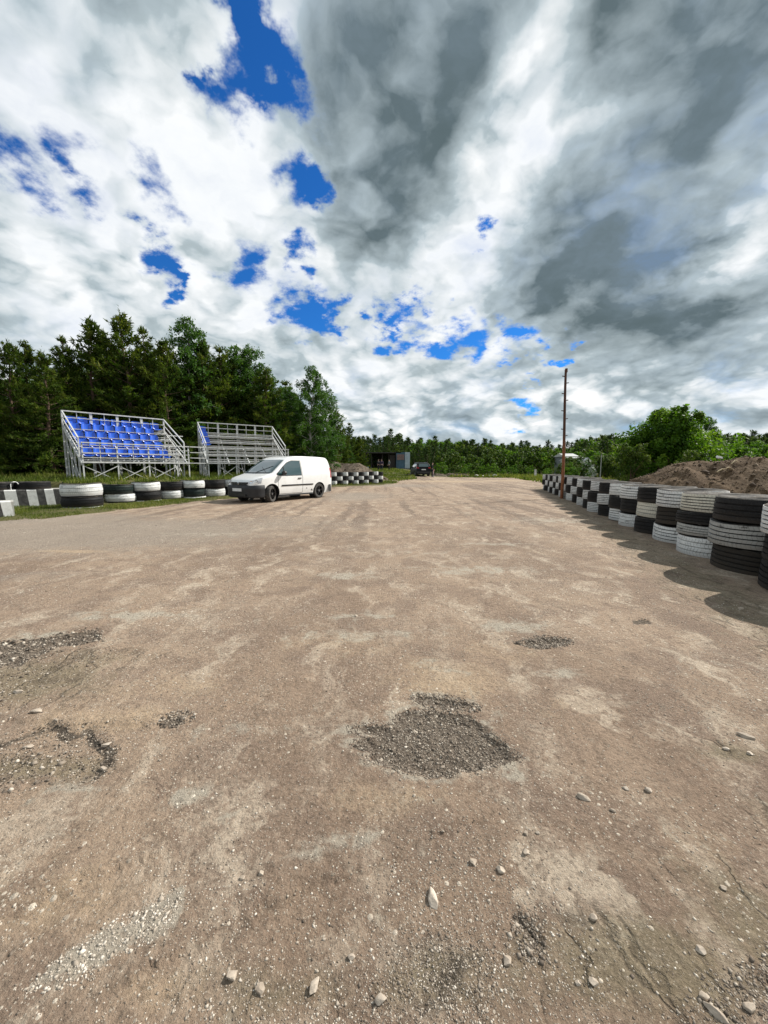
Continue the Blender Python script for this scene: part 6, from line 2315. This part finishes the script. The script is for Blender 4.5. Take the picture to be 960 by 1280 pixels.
# small white gabled shed behind the tyre wall
D1 = 45.0
ws_ = empty('white_shed', (0, 0, 0))
x0, x1 = at(721, 590, D1).x, at(746, 590, D1).x
zb, ze, zr = hz(x0, D1), at(746, 583, D1).z, at(733, 572.5, D1).z
xm = (x0 + x1) / 2
M_WWALL = simple('white_wall', (0.62, 0.63, 0.62), .8, var=.15)
M_WROOF = simple('pale_sheet_roof', (0.48, 0.49, 0.48), .7, var=.2)
P = [(x0, D1, zb), (x1, D1, zb), (x1, D1, ze), (xm, D1, zr), (x0, D1, ze)]
m = MB().quadmesh(P + [(x, D1 + 4, z) for x, y, z in P], [(0, 1, 2, 3, 4), (9, 8, 7, 6, 5), (1, 6, 7, 2), (0, 4, 9, 5)])
m.build('wall', M_WWALL, ws_)
for s, xe in ((1, x1), (-1, x0)):
    a, b_ = Vector((xm - s * .03, 0, zr + .05)), Vector((xe + s * .16, 0, ze - .08))
    MB().quadmesh([(a.x, D1 - .15, a.z), (b_.x, D1 - .15, b_.z), (b_.x, D1 + 4.1, b_.z), (a.x, D1 + 4.1, a.z)] + [(a.x, D1 - .15, a.z - .07), (b_.x, D1 - .15, b_.z - .07), (b_.x, D1 + 4.1, b_.z - .07), (a.x, D1 + 4.1, a.z - .07)],
                  [(0, 1, 2, 3), (7, 6, 5, 4), (0, 4, 5, 1), (1, 5, 6, 2), (2, 6, 7, 3), (3, 7, 4, 0)]).build('roof', M_WROOF, ws_)
MB().box((xm - .3, D1 - .03, (zb + ze) / 2), (.75, .06, ze - zb - .1)).build('door', M_GREYC, ws_)
tag(ws_, 'small white gabled shed half hidden by a blossoming bush behind the tyre wall', 'shed')


def far_house(u0, u1, v0, v1, d, depth, mat_roof, lab, wallmat):
    a, b_ = at(u0, v0, d), at(u1, v1, d)
    r = empty('house', (0, 0, 0))
    g = hz(a.x, d)
    xm_, w = (a.x + b_.x) / 2, b_.x - a.x
    MB().box((xm_, d + depth / 2, (g + b_.z) / 2), (w - .3, depth - .4, b_.z - g)).build('wall', wallmat, r)
    P = [(a.x, d - .2, b_.z), (b_.x, d - .2, b_.z), (b_.x, d + depth / 2, a.z), (a.x, d + depth / 2, a.z), (a.x, d + depth + .2, b_.z), (b_.x, d + depth + .2, b_.z)]
    MB().quadmesh(P, [(0, 1, 2, 3), (3, 2, 5, 4), (0, 3, 4), (1, 5, 2), (0, 4, 5, 1)]).build('roof', mat_roof, r)
    for k in range(2):
        wf_ = MB().box((xm_ - w * .22 + w * .44 * k, d + .2 - .03, g + (b_.z - g) * .55), (.9, .08, 1.0)).build('window', M_WWALL, r)
        MB().box((xm_ - w * .22 + w * .44 * k, d + .2 - .08, g + (b_.z - g) * .55), (.74, .03, .84)).build('pane', M_GLASS, wf_)
    tag(r, lab, 'house')


far_house(706, 724, 566.3, 570.5, 60, 4, M_WROOF, 'low house with a pale grey roof among the trees right of the pole', M_GREYC)
far_house(716, 737, 570.8, 575, 52, 4, M_WROOF, 'outbuilding with a whitish roof just behind the white shed', M_WWALL)
M_REDR = simple('faded_red_roof', (0.36, 0.13, 0.11), .8, var=.2)
far_house(957, 1010, 568.0, 575.6, 70, 2.4, M_REDR, 'house with a faded red roof peeping over the soil mound at the right edge', M_WWALL)
M_POST = simple('grey_post', (0.40, 0.40, 0.38), .8)
for (u, vt, d, w, lab) in ((752, 568, 40, .09, 'thin grey post standing between bushes right of the white shed'), (777, 566, 36, .08, 'thin pale post in front of the broad leafy tree'), (669.5, 586.5, 49, .30, 'short white marker post in the long grass at the far right')):
    p = at(u, vt, d)
    g = hz(p.x, d)
    m = MB().tube([(0, 0, 0), (0, 0, p.z - g)], [w / 2, w / 2.3], 8)
    r = m.build('post', M_POST if w < .2 else M_CW)
    r.location = (p.x, d, g - .05)
    MB().lathe([(.001, p.z - g + .02), (w * .6, p.z - g + .01), (w * .6, p.z - g - .05)], 8).build('cap', M_POST, r)
    tag(r, lab, 'post')
